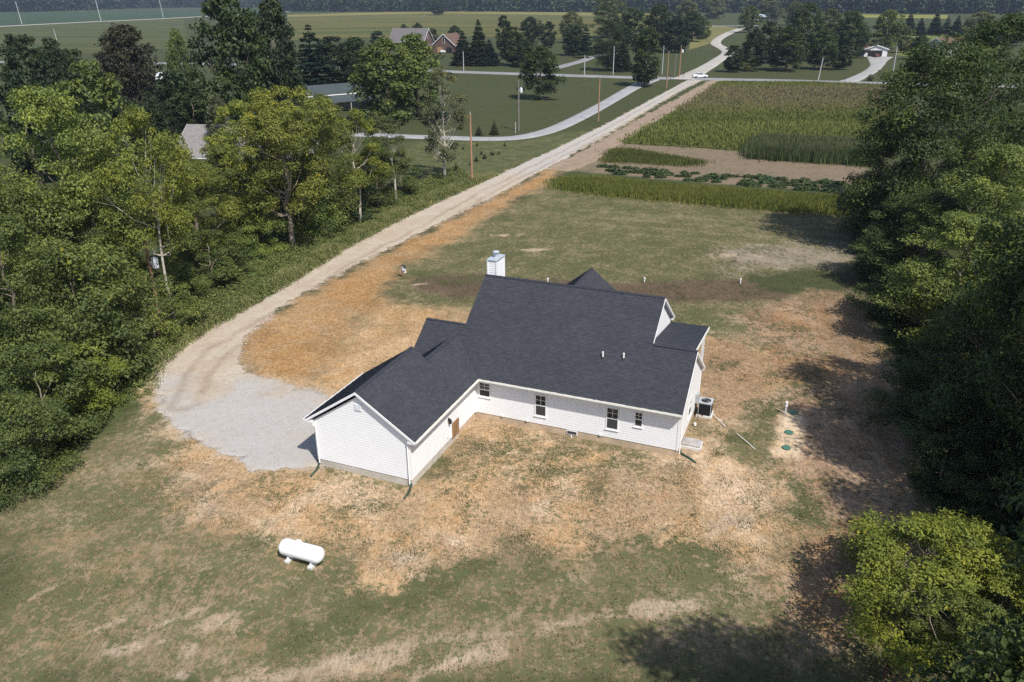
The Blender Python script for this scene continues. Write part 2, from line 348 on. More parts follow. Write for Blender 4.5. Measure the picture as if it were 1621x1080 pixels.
for dx in (0, 55): track([(420 + dx, 1085), (520 + dx, 1040), (640 + dx, 1010), (820 + dx, 1000)], .35, (.30, .24, .17), .28, .5)
for dx in (0, 42): track([(1310 + dx, 475), (1360 + dx, 600), (1385 + dx, 700), (1395 + dx, 800), (1370 + dx, 900)], .35, (.25, .185, .13), .15, .6)
for dy in (0, 10, 21, 33): track([(900, 330 + dy), (1050, 341 + dy), (1200, 353 + dy), (1340, 362 + dy)], .8, (.25, .205, .13), .42, .35)
# wheel ruts and rake lines
hh = np.zeros(NG); q = GP[near]
hh[near] = (fbm(q[:, 0] * .35, q[:, 1] * .35, 21) - .5) * .16 + (fbm(q[:, 0] * 2.2, q[:, 1] * 2.2, 22, 3) - .5) * .05
HC = np.array([-2.287, 43.545]); HA = R_(-22.254)
def hloc(q):
    d = q - HC; return d[:, 0] * math.cos(HA) + d[:, 1] * math.sin(HA), -d[:, 0] * math.sin(HA) + d[:, 1] * math.cos(HA)
hu, hv = hloc(q); flat = sstep(4, .5, np.maximum(np.maximum(-6.5 - hu, hu - 13), np.maximum(-9 - hv, hv - 10)))
hh[near] *= (1 - flat * .9) * sstep(104, 92, q[:, 1])
hh[near] -= .06
gv = np.stack([GP[:, 0], GP[:, 1], hh], 1)
nx, ny = len(gx), len(gy); ii = (np.arange(ny - 1)[:, None] * nx + np.arange(nx - 1)[None]).ravel()
gf = np.stack([ii, ii + 1, ii + nx + 1, ii + nx], 1)
one = np.ones((NG, 1))
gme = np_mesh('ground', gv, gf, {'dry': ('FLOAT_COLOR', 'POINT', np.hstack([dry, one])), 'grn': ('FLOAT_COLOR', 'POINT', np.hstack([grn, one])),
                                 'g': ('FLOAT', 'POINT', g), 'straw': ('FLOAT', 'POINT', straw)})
GROUNDM = ground_material()
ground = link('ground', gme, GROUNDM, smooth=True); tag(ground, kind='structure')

def terrain(x, y):
    """ground height at points in the near zone"""
    x = np.asarray(x, float); y = np.asarray(y, float)
    i = np.clip(np.searchsorted(gx, x) - 1, 0, nx - 2); j = np.clip(np.searchsorted(gy, y) - 1, 0, ny - 2)
    fx = (x - gx[i]) / (gx[i + 1] - gx[i]); fy = (y - gy[j]) / (gy[j + 1] - gy[j]); Z = hh.reshape(ny, nx)
    return (Z[j, i] * (1 - fx) + Z[j, i + 1] * fx) * (1 - fy) + (Z[j + 1, i] * (1 - fx) + Z[j + 1, i + 1] * fx) * fy
def gval(arr, x, y):
    i = np.clip(np.searchsorted(gx, x) - 1, 0, nx - 2); j = np.clip(np.searchsorted(gy, y) - 1, 0, ny - 2)
    return arr.reshape((ny, nx) + arr.shape[1:])[j, i]

# ------------------------------------------------------------------ lane, pad, roads: sheets that follow the ground
def sheet(name, poly, m, lift=.03, step=.5, amp=.35, seed=3, kind='structure', wsc=.8, core=None):
    """fine-grained sheet over a polygon with an uneven edge"""
    a = poly.min(0) - 1; b = poly.max(0) + 1
    xs = np.arange(a[0], b[0] + step, step); ys = np.arange(a[1], b[1] + step, step)
    X, Y = np.meshgrid(xs, ys); q = np.stack([X.ravel(), Y.ravel()], 1)
    d = sdist(q, poly) + (fbm(q[:, 0] * wsc, q[:, 1] * wsc, seed) - .5) * 2 * amp
    # triangles cut along the edge line
    n_ = len(xs); k = (np.arange(len(ys) - 1)[:, None] * n_ + np.arange(n_ - 1)[None]).ravel()
    T = np.concatenate([np.stack([k, k + 1, k + n_ + 1], 1), np.stack([k, k + n_ + 1, k + n_], 1)]); ins = d > 0; cnt = ins[T].sum(1)
    F = [tuple(t) for t in T[cnt == 3]]; extra = []; ne = len(q); cache = {}
    def cut(i, j):
        key = (min(i, j), max(i, j))
        if key not in cache:
            t = d[i] / (d[i] - d[j]); extra.append(q[i] + (q[j] - q[i]) * t); cache[key] = ne + len(extra) - 1
        return cache[key]
    for t in T[(cnt == 1) | (cnt == 2)]:
        pg = []
        for e in range(3):
            i, j = int(t[e]), int(t[(e + 1) % 3])
            if ins[i]: pg.append(i)
            if ins[i] != ins[j]: pg.append(cut(i, j))
        for e in range(1, len(pg) - 1): F.append((pg[0], pg[e], pg[e + 1]))
    q2 = np.concatenate([q, np.array(extra).reshape(-1, 2)]); F = np.array(F); border = np.arange(len(q2)) >= ne
    z = np.where((np.abs(q2[:, 0]) < 150) & (q2[:, 1] < 300), terrain(q2[:, 0], q2[:, 1]), 0) + np.where(border, lift * .35, lift)
    used = np.unique(F); remap = np.zeros(len(q2), int); remap[used] = np.arange(len(used))
    at = None
    if core is not None:
        rl = P((290, 640), (315, 590), (350, 553), (425, 510), (500, 464), (590, 405), (680, 358), (765, 307), (870, 254), (960, 208), (1030, 168), (1095, 130)); dm = np.full(len(q2), 1e9)
        for i in range(len(rl) - 1):
            e = rl[i + 1] - rl[i]; t = np.clip(((q2 - rl[i]) @ e) / (e @ e), 0, 1); dm = np.minimum(dm, np.linalg.norm(q2 - rl[i] - t[:, None] * e, axis=1))
        wv = (fbm(q2[:, 0] * .5, q2[:, 1] * .5, 46, 4) - .5) * .9
        rut = sstep(.42, .1, np.abs(dm - .85 + wv)) * (.55 + .9 * (fbm(q2[:, 0] * .3, q2[:, 1] * .3, 47) - .3))
    if core is not None: at = {'rut': ('FLOAT', 'POINT', np.clip(rut, 0, 1)[used]), 'pad': ('FLOAT', 'POINT', np.maximum(sstep(-1.8, 1.8, sdist(q2, core) + (fbm(q2[:, 0] * .45, q2[:, 1] * .45, 44, 5) - .5) * 8), .75 * sstep(98, 128, q2[:, 1] + (fbm(q2[:, 0] * .2, q2[:, 1] * .2, 45, 4) - .5) * 40))[used])}
    me = np_mesh(name, np.column_stack([q2, z])[used], remap[F], at)
    o = link(name, me, m, smooth=True); tag(o, kind=kind); return o
def ribbon(name, line, widths, m, lift=.03, kind='structure'):
    """a road along a centre line"""
    line = np.asarray(line, float)
    # smooth (Catmull-Rom)
    pts = [line[0]]; wd = [widths[0]]
    for i in range(len(line) - 1):
        p0 = line[max(i - 1, 0)]; p1 = line[i]; p2 = line[i + 1]; p3 = line[min(i + 2, len(line) - 1)]
        for t in np.linspace(0, 1, 9)[1:]:
            pts.append(.5 * ((2 * p1) + (-p0 + p2) * t + (2 * p0 - 5 * p1 + 4 * p2 - p3) * t * t + (-p0 + 3 * p1 - 3 * p2 + p3) * t ** 3))
            wd.append(widths[i] * (1 - t) + widths[i + 1] * t)
    pts = np.array(pts); wd = np.array(wd); tg = nrm(np.gradient(pts, axis=0)); nn = np.stack([-tg[:, 1], tg[:, 0]], 1)
    rows = []
    for k, (s, dz) in enumerate(((-.56, -.12), (-.5, 0), (-.17, .02), (.17, .02), (.5, 0), (.56, -.12))):
        q_ = pts + nn * (wd * s)[:, None]; rows.append(np.column_stack([q_, np.full(len(q_), lift + dz)]))
    V = np.concatenate(rows); L = len(pts)
    F = np.array([(k * L + i, k * L + i + 1, (k + 1) * L + i + 1, (k + 1) * L + i) for k in range(5) for i in range(L - 1)])
    me = np_mesh(name, V, F[:, ::-1]); o = link(name, me, m, smooth=True); tag(o, kind=kind); return o

def gravel_mat(name, c1, c2, c3, sc=1.0, pad=None):
    m = bpy.data.materials.new(name); m.use_nodes = True; n = m.node_tree.nodes; l = m.node_tree.links
    b = n['Principled BSDF']; b.inputs['Roughness'].default_value = .95; b.inputs['Specular IOR Level'].default_value = .08
    geo = n.new('ShaderNodeNewGeometry')
    def noise(s, d, r=.6):
        t = n.new('ShaderNodeTexNoise'); t.inputs['Scale'].default_value = s * sc; t.inputs['Detail'].default_value = d; t.inputs['Roughness'].default_value = r
        l.new(geo.outputs['Position'], t.inputs[0]); return t.outputs[0]
    big = noise(.35, 5); mid = noise(2.2, 6, .7); fine = noise(26, 3, .8)
    r1 = n.new('ShaderNodeMapRange'); r1.inputs[1].default_value = .4; r1.inputs[2].default_value = .62; l.new(big, r1.inputs[0])
    m1 = n.new('ShaderNodeMix'); m1.data_type = 'RGBA'; m1.inputs[6].default_value = (*c1, 1); m1.inputs[7].default_value = (*c2, 1); l.new(r1.outputs[0], m1.inputs['Factor'])
    r2 = n.new('ShaderNodeMapRange'); r2.inputs[1].default_value = .5; r2.inputs[2].default_value = .72; r2.inputs[4].default_value = .75; l.new(mid, r2.inputs[0])
    m2 = n.new('ShaderNodeMix'); m2.data_type = 'RGBA'; m2.inputs[7].default_value = (*c3, 1); l.new(m1.outputs[2], m2.inputs[6]); l.new(r2.outputs[0], m2.inputs['Factor'])
    r3 = n.new('ShaderNodeMapRange'); r3.inputs[1].default_value = .25; r3.inputs[2].default_value = .75; r3.inputs[3].default_value = .5; r3.inputs[4].default_value = 1.48; l.new(fine, r3.inputs[0])
    if pad:
        pa = n.new('ShaderNodeAttribute'); pa.attribute_name = 'pad'; m5 = n.new('ShaderNodeMix'); m5.data_type = 'RGBA'; m5.inputs[6].default_value = (*pad[0], 1); m5.inputs[7].default_value = (*pad[1], 1); l.new(r2.outputs[0], m5.inputs['Factor'])
        m6 = n.new('ShaderNodeMix'); m6.data_type = 'RGBA'; l.new(m2.outputs[2], m6.inputs[6]); l.new(m5.outputs[2], m6.inputs[7]); l.new(pa.outputs['Fac'], m6.inputs['Factor']); m2 = m6
    vm = n.new('ShaderNodeVectorMath'); vm.operation = 'SCALE'; l.new(m2.outputs[2], vm.inputs[0]); l.new(r3.outputs[0], vm.inputs['Scale'])
    src = vm.outputs[0]
    if pad:
        ra = n.new('ShaderNodeAttribute'); ra.attribute_name = 'rut'; m7 = n.new('ShaderNodeMix'); m7.data_type = 'RGBA'; m7.blend_type = 'MULTIPLY'; m7.inputs[7].default_value = (.74, .70, .66, 1)
        l.new(ra.outputs['Fac'], m7.inputs['Factor']); l.new(src, m7.inputs[6]); src = m7.outputs[2]
    l.new(src, b.inputs['Base Color'])
    bp = n.new('ShaderNodeBump'); bp.inputs['Strength'].default_value = .5; bp.inputs['Distance'].default_value = .04; l.new(fine, bp.inputs['Height']); l.new(bp.outputs[0], b.inputs['Normal'])
    return m
LANEM = gravel_mat('lane_dirt', (.385, .315, .24), (.43, .37, .295), (.28, .215, .155), pad=((.385, .362, .338), (.31, .272, .23)))
CORE = P((275, 652), (250, 615), (300, 635), (380, 618), (470, 620), (580, 640), (510, 745), (400, 750), (335, 718))
LANE2 = gravel_mat('lane_gravel', (.29, .275, .255), (.34, .325, .30), (.23, .205, .175))
PADM = gravel_mat('pad_gravel', (.42, .405, .39), (.37, .335, .295), (.30, .275, .245))
STRIPM = gravel_mat('dirt_strip', (.245, .18, .13), (.29, .225, .165), (.18, .135, .10))
sheet('dirt_lane', P((246, 612), (262, 577), (292, 549), (345, 515), (400, 486), (470, 444), (560, 388), (650, 341), (745, 298), (800, 272), (862, 243),
                     (905, 246), (870, 262), (780, 311), (700, 350), (620, 389), (520, 440), (440, 486), (385, 535), (374, 572), (385, 590), (330, 610)), LANEM, .05, .3, .55, 31, wsc=1.5, core=CORE)
sheet('gravel_lane', P((855, 247), (870, 240), (960, 196), (1030, 158), (1088, 127), (1110, 127), (1063, 151), (996, 190), (940, 223), (905, 242), (880, 257)), LANEM, .055, .3, .35, 32, wsc=1.2, core=CORE)
sheet('gravel_pad', P((247, 606), (262, 590), (330, 594), (385, 591), (430, 604), (500, 622), (530, 634), (560, 640), (520, 690), (504, 735), (455, 740), (400, 739), (340, 711), (297, 689), (262, 655)), LANEM, .06, .3, .8, 33, wsc=1.1, core=CORE)
sheet('dirt_strip', P((866, 265), (915, 243), (1009, 191), (1086, 149), (1124, 128), (1140, 127), (1097, 158), (1042, 190), (992, 220), (942, 254), (900, 268)), STRIPM, .05, .3, .7, 34, wsc=1.0)
ROADM = gravel_mat('road_asphalt', (.21, .21, .215), (.25, .25, .25), (.18, .18, .185), .4)
DRIVEM = gravel_mat('drive_gravel', (.27, .275, .28), (.32, .32, .32), (.22, .22, .215), .6)
DRIVE2 = gravel_mat('drive_pale', (.34, .32, .285), (.39, .37, .33), (.29, .265, .23), .5)
CONC = gravel_mat('drive_concrete', (.29, .285, .275), (.32, .315, .30), (.25, .245, .23), .5)
ribbon('road', P((-300, 96), (300, 101), (560, 108), (760, 115), (1000, 122.5), (1110, 125), (1250, 128), (1410, 132.5), (1700, 138)), [6.2] * 9, ROADM, .06)
ribbon('side_road', P((1080, 126.5), (1112, 110), (1134, 97), (1152, 84), (1146, 77), (1133, 69), (1140, 60), (1160, 50), (1178, 44)), [7, 5, 4.8, 4.8, 4.8, 4.8, 4.8, 5.5, 6], DRIVE2, .075)
ribbon('neighbour_drive', P((1030, 126), (1000, 140), (960, 163), (915, 187), (872, 206), (826, 217), (775, 220), (700, 218), (640, 216), (560, 213)), [5.0, 3.5, 3.2, 3.2, 3.2, 3.3, 3.3, 3.3, 3.2, 3.2], DRIVEM, .08)
ribbon('house_drive', P((1340, 130), (1356, 124), (1378, 113), (1388, 104), (1390, 96), (1393, 90)), [5, 4, 3.8, 3.8, 6, 9], CONC, .085)
ribbon('field_path', P((860, 112), (890, 105), (920, 97), (940, 90), (975, 84)), [4] * 5, ROADM, .05)
ribbon('far_road', P((-250, 54), (0, 42), (120, 36), (290, 28), (470, 18)), [9] * 5, DRIVE2, .12)
ribbon('far_lane', P((1100, 42), (1135, 41.5), (1168, 41), (1200, 41)), [8] * 4, ROADM, .1)
def field_mat(name, c1, c2, sx, sy, rot=0.0):
    m = bpy.data.materials.new(name); m.use_nodes = True; n = m.node_tree.nodes; l = m.node_tree.links
    b = n['Principled BSDF']; b.inputs['Roughness'].default_value = .95; b.inputs['Specular IOR Level'].default_value = .05
    geo = n.new('ShaderNodeNewGeometry'); mp = n.new('ShaderNodeMapping'); mp.inputs['Scale'].default_value = (sx, sy, 1); mp.inputs['Rotation'].default_value = (0, 0, rot); l.new(geo.outputs['Position'], mp.inputs[0])
    t = n.new('ShaderNodeTexNoise'); t.inputs['Scale'].default_value = 1; t.inputs['Detail'].default_value = 7; t.inputs['Roughness'].default_value = .65; l.new(mp.outputs[0], t.inputs[0])
    r = n.new('ShaderNodeMapRange'); r.inputs[1].default_value = .36; r.inputs[2].default_value = .64; l.new(t.outputs[0], r.inputs[0])
    mx = n.new('ShaderNodeMix'); mx.data_type = 'RGBA'; mx.inputs[6].default_value = (*c1, 1); mx.inputs[7].default_value = (*c2, 1); l.new(r.outputs[0], mx.inputs['Factor'])
    l.new(mx.outputs[2], b.inputs['Base Color']); return m
def flat(name, poly, m, lift):
    a = [(*q, lift) for q in poly]; me = bpy.data.meshes.new(name); me.from_pydata(a, [], [tuple(range(len(a)))]); me.update()
    if me.polygons[0].normal.z < 0: me.flip_normals()
    o = link(name, me, m); tag(o, kind='structure'); return o
flat('bean_field', P((-200, 50), (0, 41), (290, 27), (470, 17.5), (470, 13), (-200, 24)), field_mat('bean_far', (.035, .055, .032), (.05, .075, .04), .004, .03, .1), .06)
flat('hay_field', P((-200, 56), (0, 43), (290, 29), (300, 75), (-100, 100)), field_mat('hay_left', (.050, .066, .026), (.085, .085, .036), .006, .04, .1), .05)
flat('pasture', P((455, 22), (690, 17), (1060, 22), (1050, 40), (900, 62), (700, 56), (455, 64)), field_mat('pasture', (.060, .075, .024), (.125, .105, .034), .006, .03), .05)
flat('stubble_field', P((455, 24), (690, 17.5), (900, 20), (1060, 22.5), (1060, 27), (900, 24.5), (690, 21), (455, 27)), field_mat('stubble', (.15, .145, .05), (.20, .165, .06), .004, .02), .09)
flat('mustard_field', P((1360, 23), (1500, 24), (1500, 30), (1360, 28)), field_mat('mustard', (.155, .160, .045), (.20, .195, .055), .01, .02), .09)
flat('meadow', P((1425, 53), (1500, 55), (1500, 95), (1420, 88)), field_mat('meadow', (.10, .12, .04), (.14, .15, .05), .05, .1), .05)
flat('verge', P((1128, 40), (1175, 45), (1140, 60), (1128, 68), (1090, 80), (1095, 55)), field_mat('verge_m', (.12, .115, .045), (.17, .155, .06), .05, .08), .04)

# ------------------------------------------------------------------ trees
def leaf_arrays(pos, nor, size, rng, tone, droop=.35, aspect=.55):
    """one folded leaf (two triangles) per position"""
    n = len(pos); r = rng.normal(size=(n, 3)); ax = nrm(np.cross(nor, r)); ax[:, 2] -= droop * rng.random(n); ax = nrm(ax)
    sd_ = nrm(np.cross(nor, ax)); up = nrm(np.cross(ax, sd_)); s = np.asarray(size).reshape(-1, 1)
    b = pos - ax * s * .5; t = pos + ax * s * .5 - up * s * .08
    l_ = pos - sd_ * s * aspect * .5 + up * s * .10; r_2 = pos + sd_ * s * aspect * .5 + up * s * .10
    V = np.stack([b, r_2, t, l_], 1).reshape(-1, 3); k = np.arange(n)[:, None] * 4
    F = np.concatenate([k + np.array([[0, 1, 2]]), k + np.array([[0, 2, 3]])], 1).reshape(-1, 3)
    return V, F, np.repeat(tone, 2)
def tube_arrays(path, rad, n=7):
    m = MB().tube(path, rad, n); return m
def crown_mesh(name, V, F, T):
    return np_mesh(name, V, F, {'tone': ('FLOAT', 'FACE', T)})

def broadleaf(name, seed, H, R, cb, nclump, nleaf, leaf, barkm, lean=0.0, top=.42, yellow=.01, flat_=.72, limbs=22, open_=0.0, tr=.022, lb=1.0, rcs=1.0):
    """trunk + limbs mesh and crown mesh of one tree, base at the origin"""
    rng = np.random.default_rng(seed)
    ph = rng.random(6) * 6.28; C = []; RC = []
    while len(C) < nclump:
        tt = rng.random() ** .85; an = rng.random() * 6.283
        prof = math.sqrt(max(0, 1 - ((tt - top) / (1 - top if tt > top else top + .12)) ** 2))
        lob = 1 + lb * (.20 * math.sin(2 * an + ph[0] + 3 * tt) + .15 * math.sin(3 * an + ph[1] - 4 * tt) + .10 * math.sin(5 * an + ph[2] + 6 * tt))
        fr = rng.uniform(.25 + open_ * .4, 1) ** .55; rr = R * prof * lob * fr
        rc = R * rng.uniform(.13, .29) * (1.1 - .35 * tt) * rcs
        C.append((rr * .86 * math.cos(an) + lean * H * tt, rr * .86 * math.sin(an), H * (cb + (1 - cb) * tt) - rc * .6)); RC.append(rc)
    C = np.array(C); RC = np.array(RC); C[:, 2] = np.maximum(C[:, 2], H * cb * .6 + .2)
    cnt = np.maximum(6, (nleaf * RC ** 2 / (RC ** 2).sum()).astype(int)); idx = np.repeat(np.arange(nclump), cnt); n = len(idx)
    d = rng.normal(size=(n, 3)); d[:, 2] = d[:, 2] * .8 + .35; d = nrm(d)
    rad = RC[idx] * np.where(rng.random(n) < .8, rng.uniform(.72, 1.08, n), rng.uniform(.2, .8, n))
    # each clump is itself lumpy
    lump = 1 + .28 * np.sin(d[:, 0] * 5 + idx) * np.sin(d[:, 1] * 5 + idx * 2.3) + .2 * np.sin(d[:, 2] * 7 + idx * 1.7)
    pos = C[idx] + d * (rad * lump)[:, None] * np.array([1, 1, flat_])
    nor = nrm(d * .55 + np.array([0, 0, .55]) + rng.normal(size=(n, 3)) * .42)
    tone = np.clip(.45 + (rng.random(nclump)[idx] - .5) * .5 + rng.normal(size=n) * .14, 0.02, .93)
    yl = rng.random(n) < yellow * np.where(rng.random(nclump)[idx] < .15, 6, .5); tone[yl] = 1.0
    V, F, T = leaf_arrays(pos, nor, leaf * rng.uniform(.65, 1.3, n), rng, tone)
    cm = crown_mesh(name + '_crown', V, F, T)
    # trunk
    mb = MB(); hz = np.linspace(0, H * min(.86, cb + (1 - cb) * .72), 9); wob = rng.normal(size=(9, 2)) * H * .010; wob[0] = 0
    path = [(lean * H * (z / H - cb) * (z > cb * H) + wob[i, 0] * i / 4, wob[i, 1] * i / 4, z) for i, z in enumerate(hz)]
    rr = [H * tr * (1 - .86 * (z / hz[-1])) * (1.35 if i == 0 else 1) for i, z in enumerate(hz)]
    mb.tube(path, rr, 9)
    pick = rng.choice(nclump, min(limbs, nclump), replace=False)
    for k in pick:
        c = C[k]; z0 = max(cb * H * .75, min(c[2] - rng.uniform(.12, .3) * H, hz[-1] * .93)); i = np.interp(z0, hz, range(9)); j = int(min(i, 7)); fr = i - j
        a = np.array(path[j]) * (1 - fr) + np.array(path[j + 1]) * fr; r0 = (rr[j] * (1 - fr) + rr[j + 1] * fr) * .55
        mid = a * .5 + c * .5 + np.array([0, 0, -.04 * H]) + rng.normal(size=3) * H * .012
        mb.tube([a, a * .75 + mid * .25 + rng.normal(size=3) * H * .004, mid, c], [r0, r0 * .8, r0 * .55, r0 * .2], 6)
        for _ in range(2):
            e = c + nrm(rng.normal(size=3)) * RC[k] * .9; mb.tube([mid * .5 + c * .5, e], [r0 * .3, r0 * .08], 5)
    me = bpy.data.meshes.new(name + '_trunk'); me.from_pydata(mb.v, [], mb.f); me.materials.append(barkm)
    me.polygons.foreach_set('use_smooth', np.ones(len(me.polygons), bool)); cm.materials.append(LEAF)
    return dict(trunk=me, crown=cm, H=H, R=R)
def conifer(name, seed, H, R, nl, per, leaf, cb=.06, barkm=None, ragged=.2):
    rng = np.random.default_rng(seed); pos = []; nor = []; mb = MB()
    mb.tube([(0, 0, 0), (0, 0, H * .5), (0, 0, H * .98)], [H * .018, H * .011, H * .002], 7)
    for i in range(nl):
        t = (i + rng.random()) / nl; z = H * (cb + (1 - cb) * t); r = R * (1 - t) ** .85 * rng.uniform(1 - ragged, 1.08) + .04 * R
        nb = max(4, int(9 * (1 - t) + 3)); off = rng.random() * 6.28
        for b in range(nb):
            an = off + 6.283 * b / nb + rng.normal() * .15; rb = r * rng.uniform(.75, 1.1); m = max(3, int(per * rb / R))
            s = np.sqrt(rng.random(m)) ; x = s * rb
            lat = rng.normal(size=m) * rb * .13 * (1.1 - s * .5)
            pos.append(np.stack([x * math.cos(an) - lat * math.sin(an), x * math.sin(an) + lat * math.cos(an), z - x * .22 + s ** 3 * rb * .12 + rng.normal(size=m) * H * .006], 1))
            nor.append(np.tile([0.25 * math.cos(an), .25 * math.sin(an), 1.0], (m, 1)) + rng.normal(size=(m, 3)) * .45)
            if b % 2 == 0: mb.tube([(0, 0, z), (rb * .8 * math.cos(an), rb * .8 * math.sin(an), z - rb * .16)], [H * .004, H * .001], 4)
    pos = np.concatenate(pos); nor = nrm(np.concatenate(nor)); n = len(pos)
    tone = np.clip(.42 + rng.normal(size=n) * .17, .02, .9)
    V, F, T = leaf_arrays(pos, nor, leaf * rng.uniform(.7, 1.3, n), rng, tone, .2, .34)
    cm = crown_mesh(name + '_crown', V, F, T); cm.materials.append(LEAF)
    me = bpy.data.meshes.new(name + '_trunk'); me.from_pydata(mb.v, [], mb.f); me.materials.append(barkm or BARK)
    return dict(trunk=me, crown=cm, H=H, R=R)

PROTO = {
    'oak_a': broadleaf('oak_a', 11, 16, 6.0, .12, 116, 46000, .235, BARK, yellow=.006),
    'oak_b': broadleaf('oak_b', 12, 16, 5.4, .12, 104, 40000, .225, BARK, top=.5, yellow=.004),
    'oak_c': broadleaf('oak_c', 13, 18, 7.0, .08, 130, 56000, .26, BARK, top=.45),
    'tall_a': broadleaf('tall_a', 21, 16, 4.6, .44, 72, 25000, .22, BARKP, top=.55, yellow=.006, open_=.45, tr=.012),
    'tall_b': broadleaf('tall_b', 22, 16, 5.0, .30, 84, 34000, .23, BARKM, top=.58, yellow=.012, open_=.6, lb=1.9, lean=.06, tr=.017, limbs=30),
    'tall_c': broadleaf('tall_c', 23, 13, 3.4, .38, 46, 17000, .21, BARKP, top=.55, yellow=.012, open_=.6, lean=-.08, tr=.013, limbs=24),
    'bush_a': broadleaf('bush_a', 31, 7, 4.0, .03, 60, 19000, .19, BARK, top=.35, limbs=16, tr=.015),
    'bush_b': broadleaf('bush_b', 32, 7, 3.6, .03, 54, 17000, .19, BARKM, top=.45, limbs=18, tr=.013, yellow=.004),
    'far_a': broadleaf('far_a', 41, 15, 5.2, .14, 110, 9500, .58, BARK, limbs=12),
    'far_b': broadleaf('far_b', 42, 15, 4.6, .10, 100, 8500, .58, BARK, top=.48, limbs=12),
    'far_c': broadleaf('far_c', 43, 17, 6.0, .10, 130, 11000, .60, BARK, top=.4, limbs=12),
    'birch': broadleaf('birch', 51, 15, 3.3, .22, 70, 9000, .27, BARKP, top=.5, open_=.6, tr=.015, limbs=42, yellow=.03),
    'near': broadleaf('near', 64, 7.5, 4.0, .20, 76, 24000, .16, BARKM, top=.5, yellow=.012, limbs=44, tr=.014, open_=.5, flat_=.55, lb=2.0, rcs=.95),
    'pine': conifer('pine', 71, 18, 4.6, 34, 80, .8),
    'pine_b': conifer('pine_b', 72, 18, 4.4, 24, 90, .8, .10, ragged=.45),
    'spruce': conifer('spruce', 73, 4, 1.5, 22, 34, .22, .02),
}
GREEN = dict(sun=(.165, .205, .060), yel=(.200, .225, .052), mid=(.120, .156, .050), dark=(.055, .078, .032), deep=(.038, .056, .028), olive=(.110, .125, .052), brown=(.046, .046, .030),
             wood=(.046, .068, .034), grey=(.13, .145, .085), blue=(.028, .050, .036), lime=(.190, .225, .045), right=(.066, .094, .033), rlite=(.165, .205, .060))  # darker tones also carry cloud shade in the far trees' leaf colour
RNG = random.Random(5)
def tree(kind, pos, height, width, colour, label, cat='tree', name=None, group=None, rz=None):
    p = PROTO[kind]
    nm = name or ('pine_tree' if kind.startswith('pine') else 'spruce_tree' if kind == 'spruce' else 'birch_tree' if kind == 'birch' else 'bush' if kind.startswith('bush') else 'broadleaf_tree')
    r = empty(nm, (pos[0], pos[1], pos[2] if len(pos) > 2 else 0), RNG.random() * 6.28 if rz is None else rz)
    s = width / (2 * p['R']); r.scale = (s, s, height / p['H'])
    t = link('trunk', p['trunk'], None, r); c = link('crown', p['crown'], None, r)
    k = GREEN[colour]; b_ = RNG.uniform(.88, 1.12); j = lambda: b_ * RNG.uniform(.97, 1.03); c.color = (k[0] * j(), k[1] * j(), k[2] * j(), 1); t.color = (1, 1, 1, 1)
    tag(r, label, cat, group); return r
def tree_b(kind, px, by, ty, wpx, colour, label, **k):
    """tree whose foot shows at photo pixel (px, by), top at row ty, crown wpx wide"""
    b = gnd(px, by); h = at_y(px, ty, b[1])[2]; dep = (b[1] * math.cos(_th) + (CAM_H - h * .6) * math.sin(_th))
    return tree(kind, (b[0], b[1], -.1), h, wpx / FPX * dep, colour, label, **k)
def tree_y(kind, px, Y, ty, wpx, colour, label, **k):
    """tree at distance Y whose top shows at (px, ty)"""
    q = at_y(px, ty, Y); h = q[2]; dep = (Y * math.cos(_th) + (CAM_H - h * .6) * math.sin(_th))
    return tree(kind, (q[0], Y, -.1), h, wpx / FPX * dep, colour, label, **k)

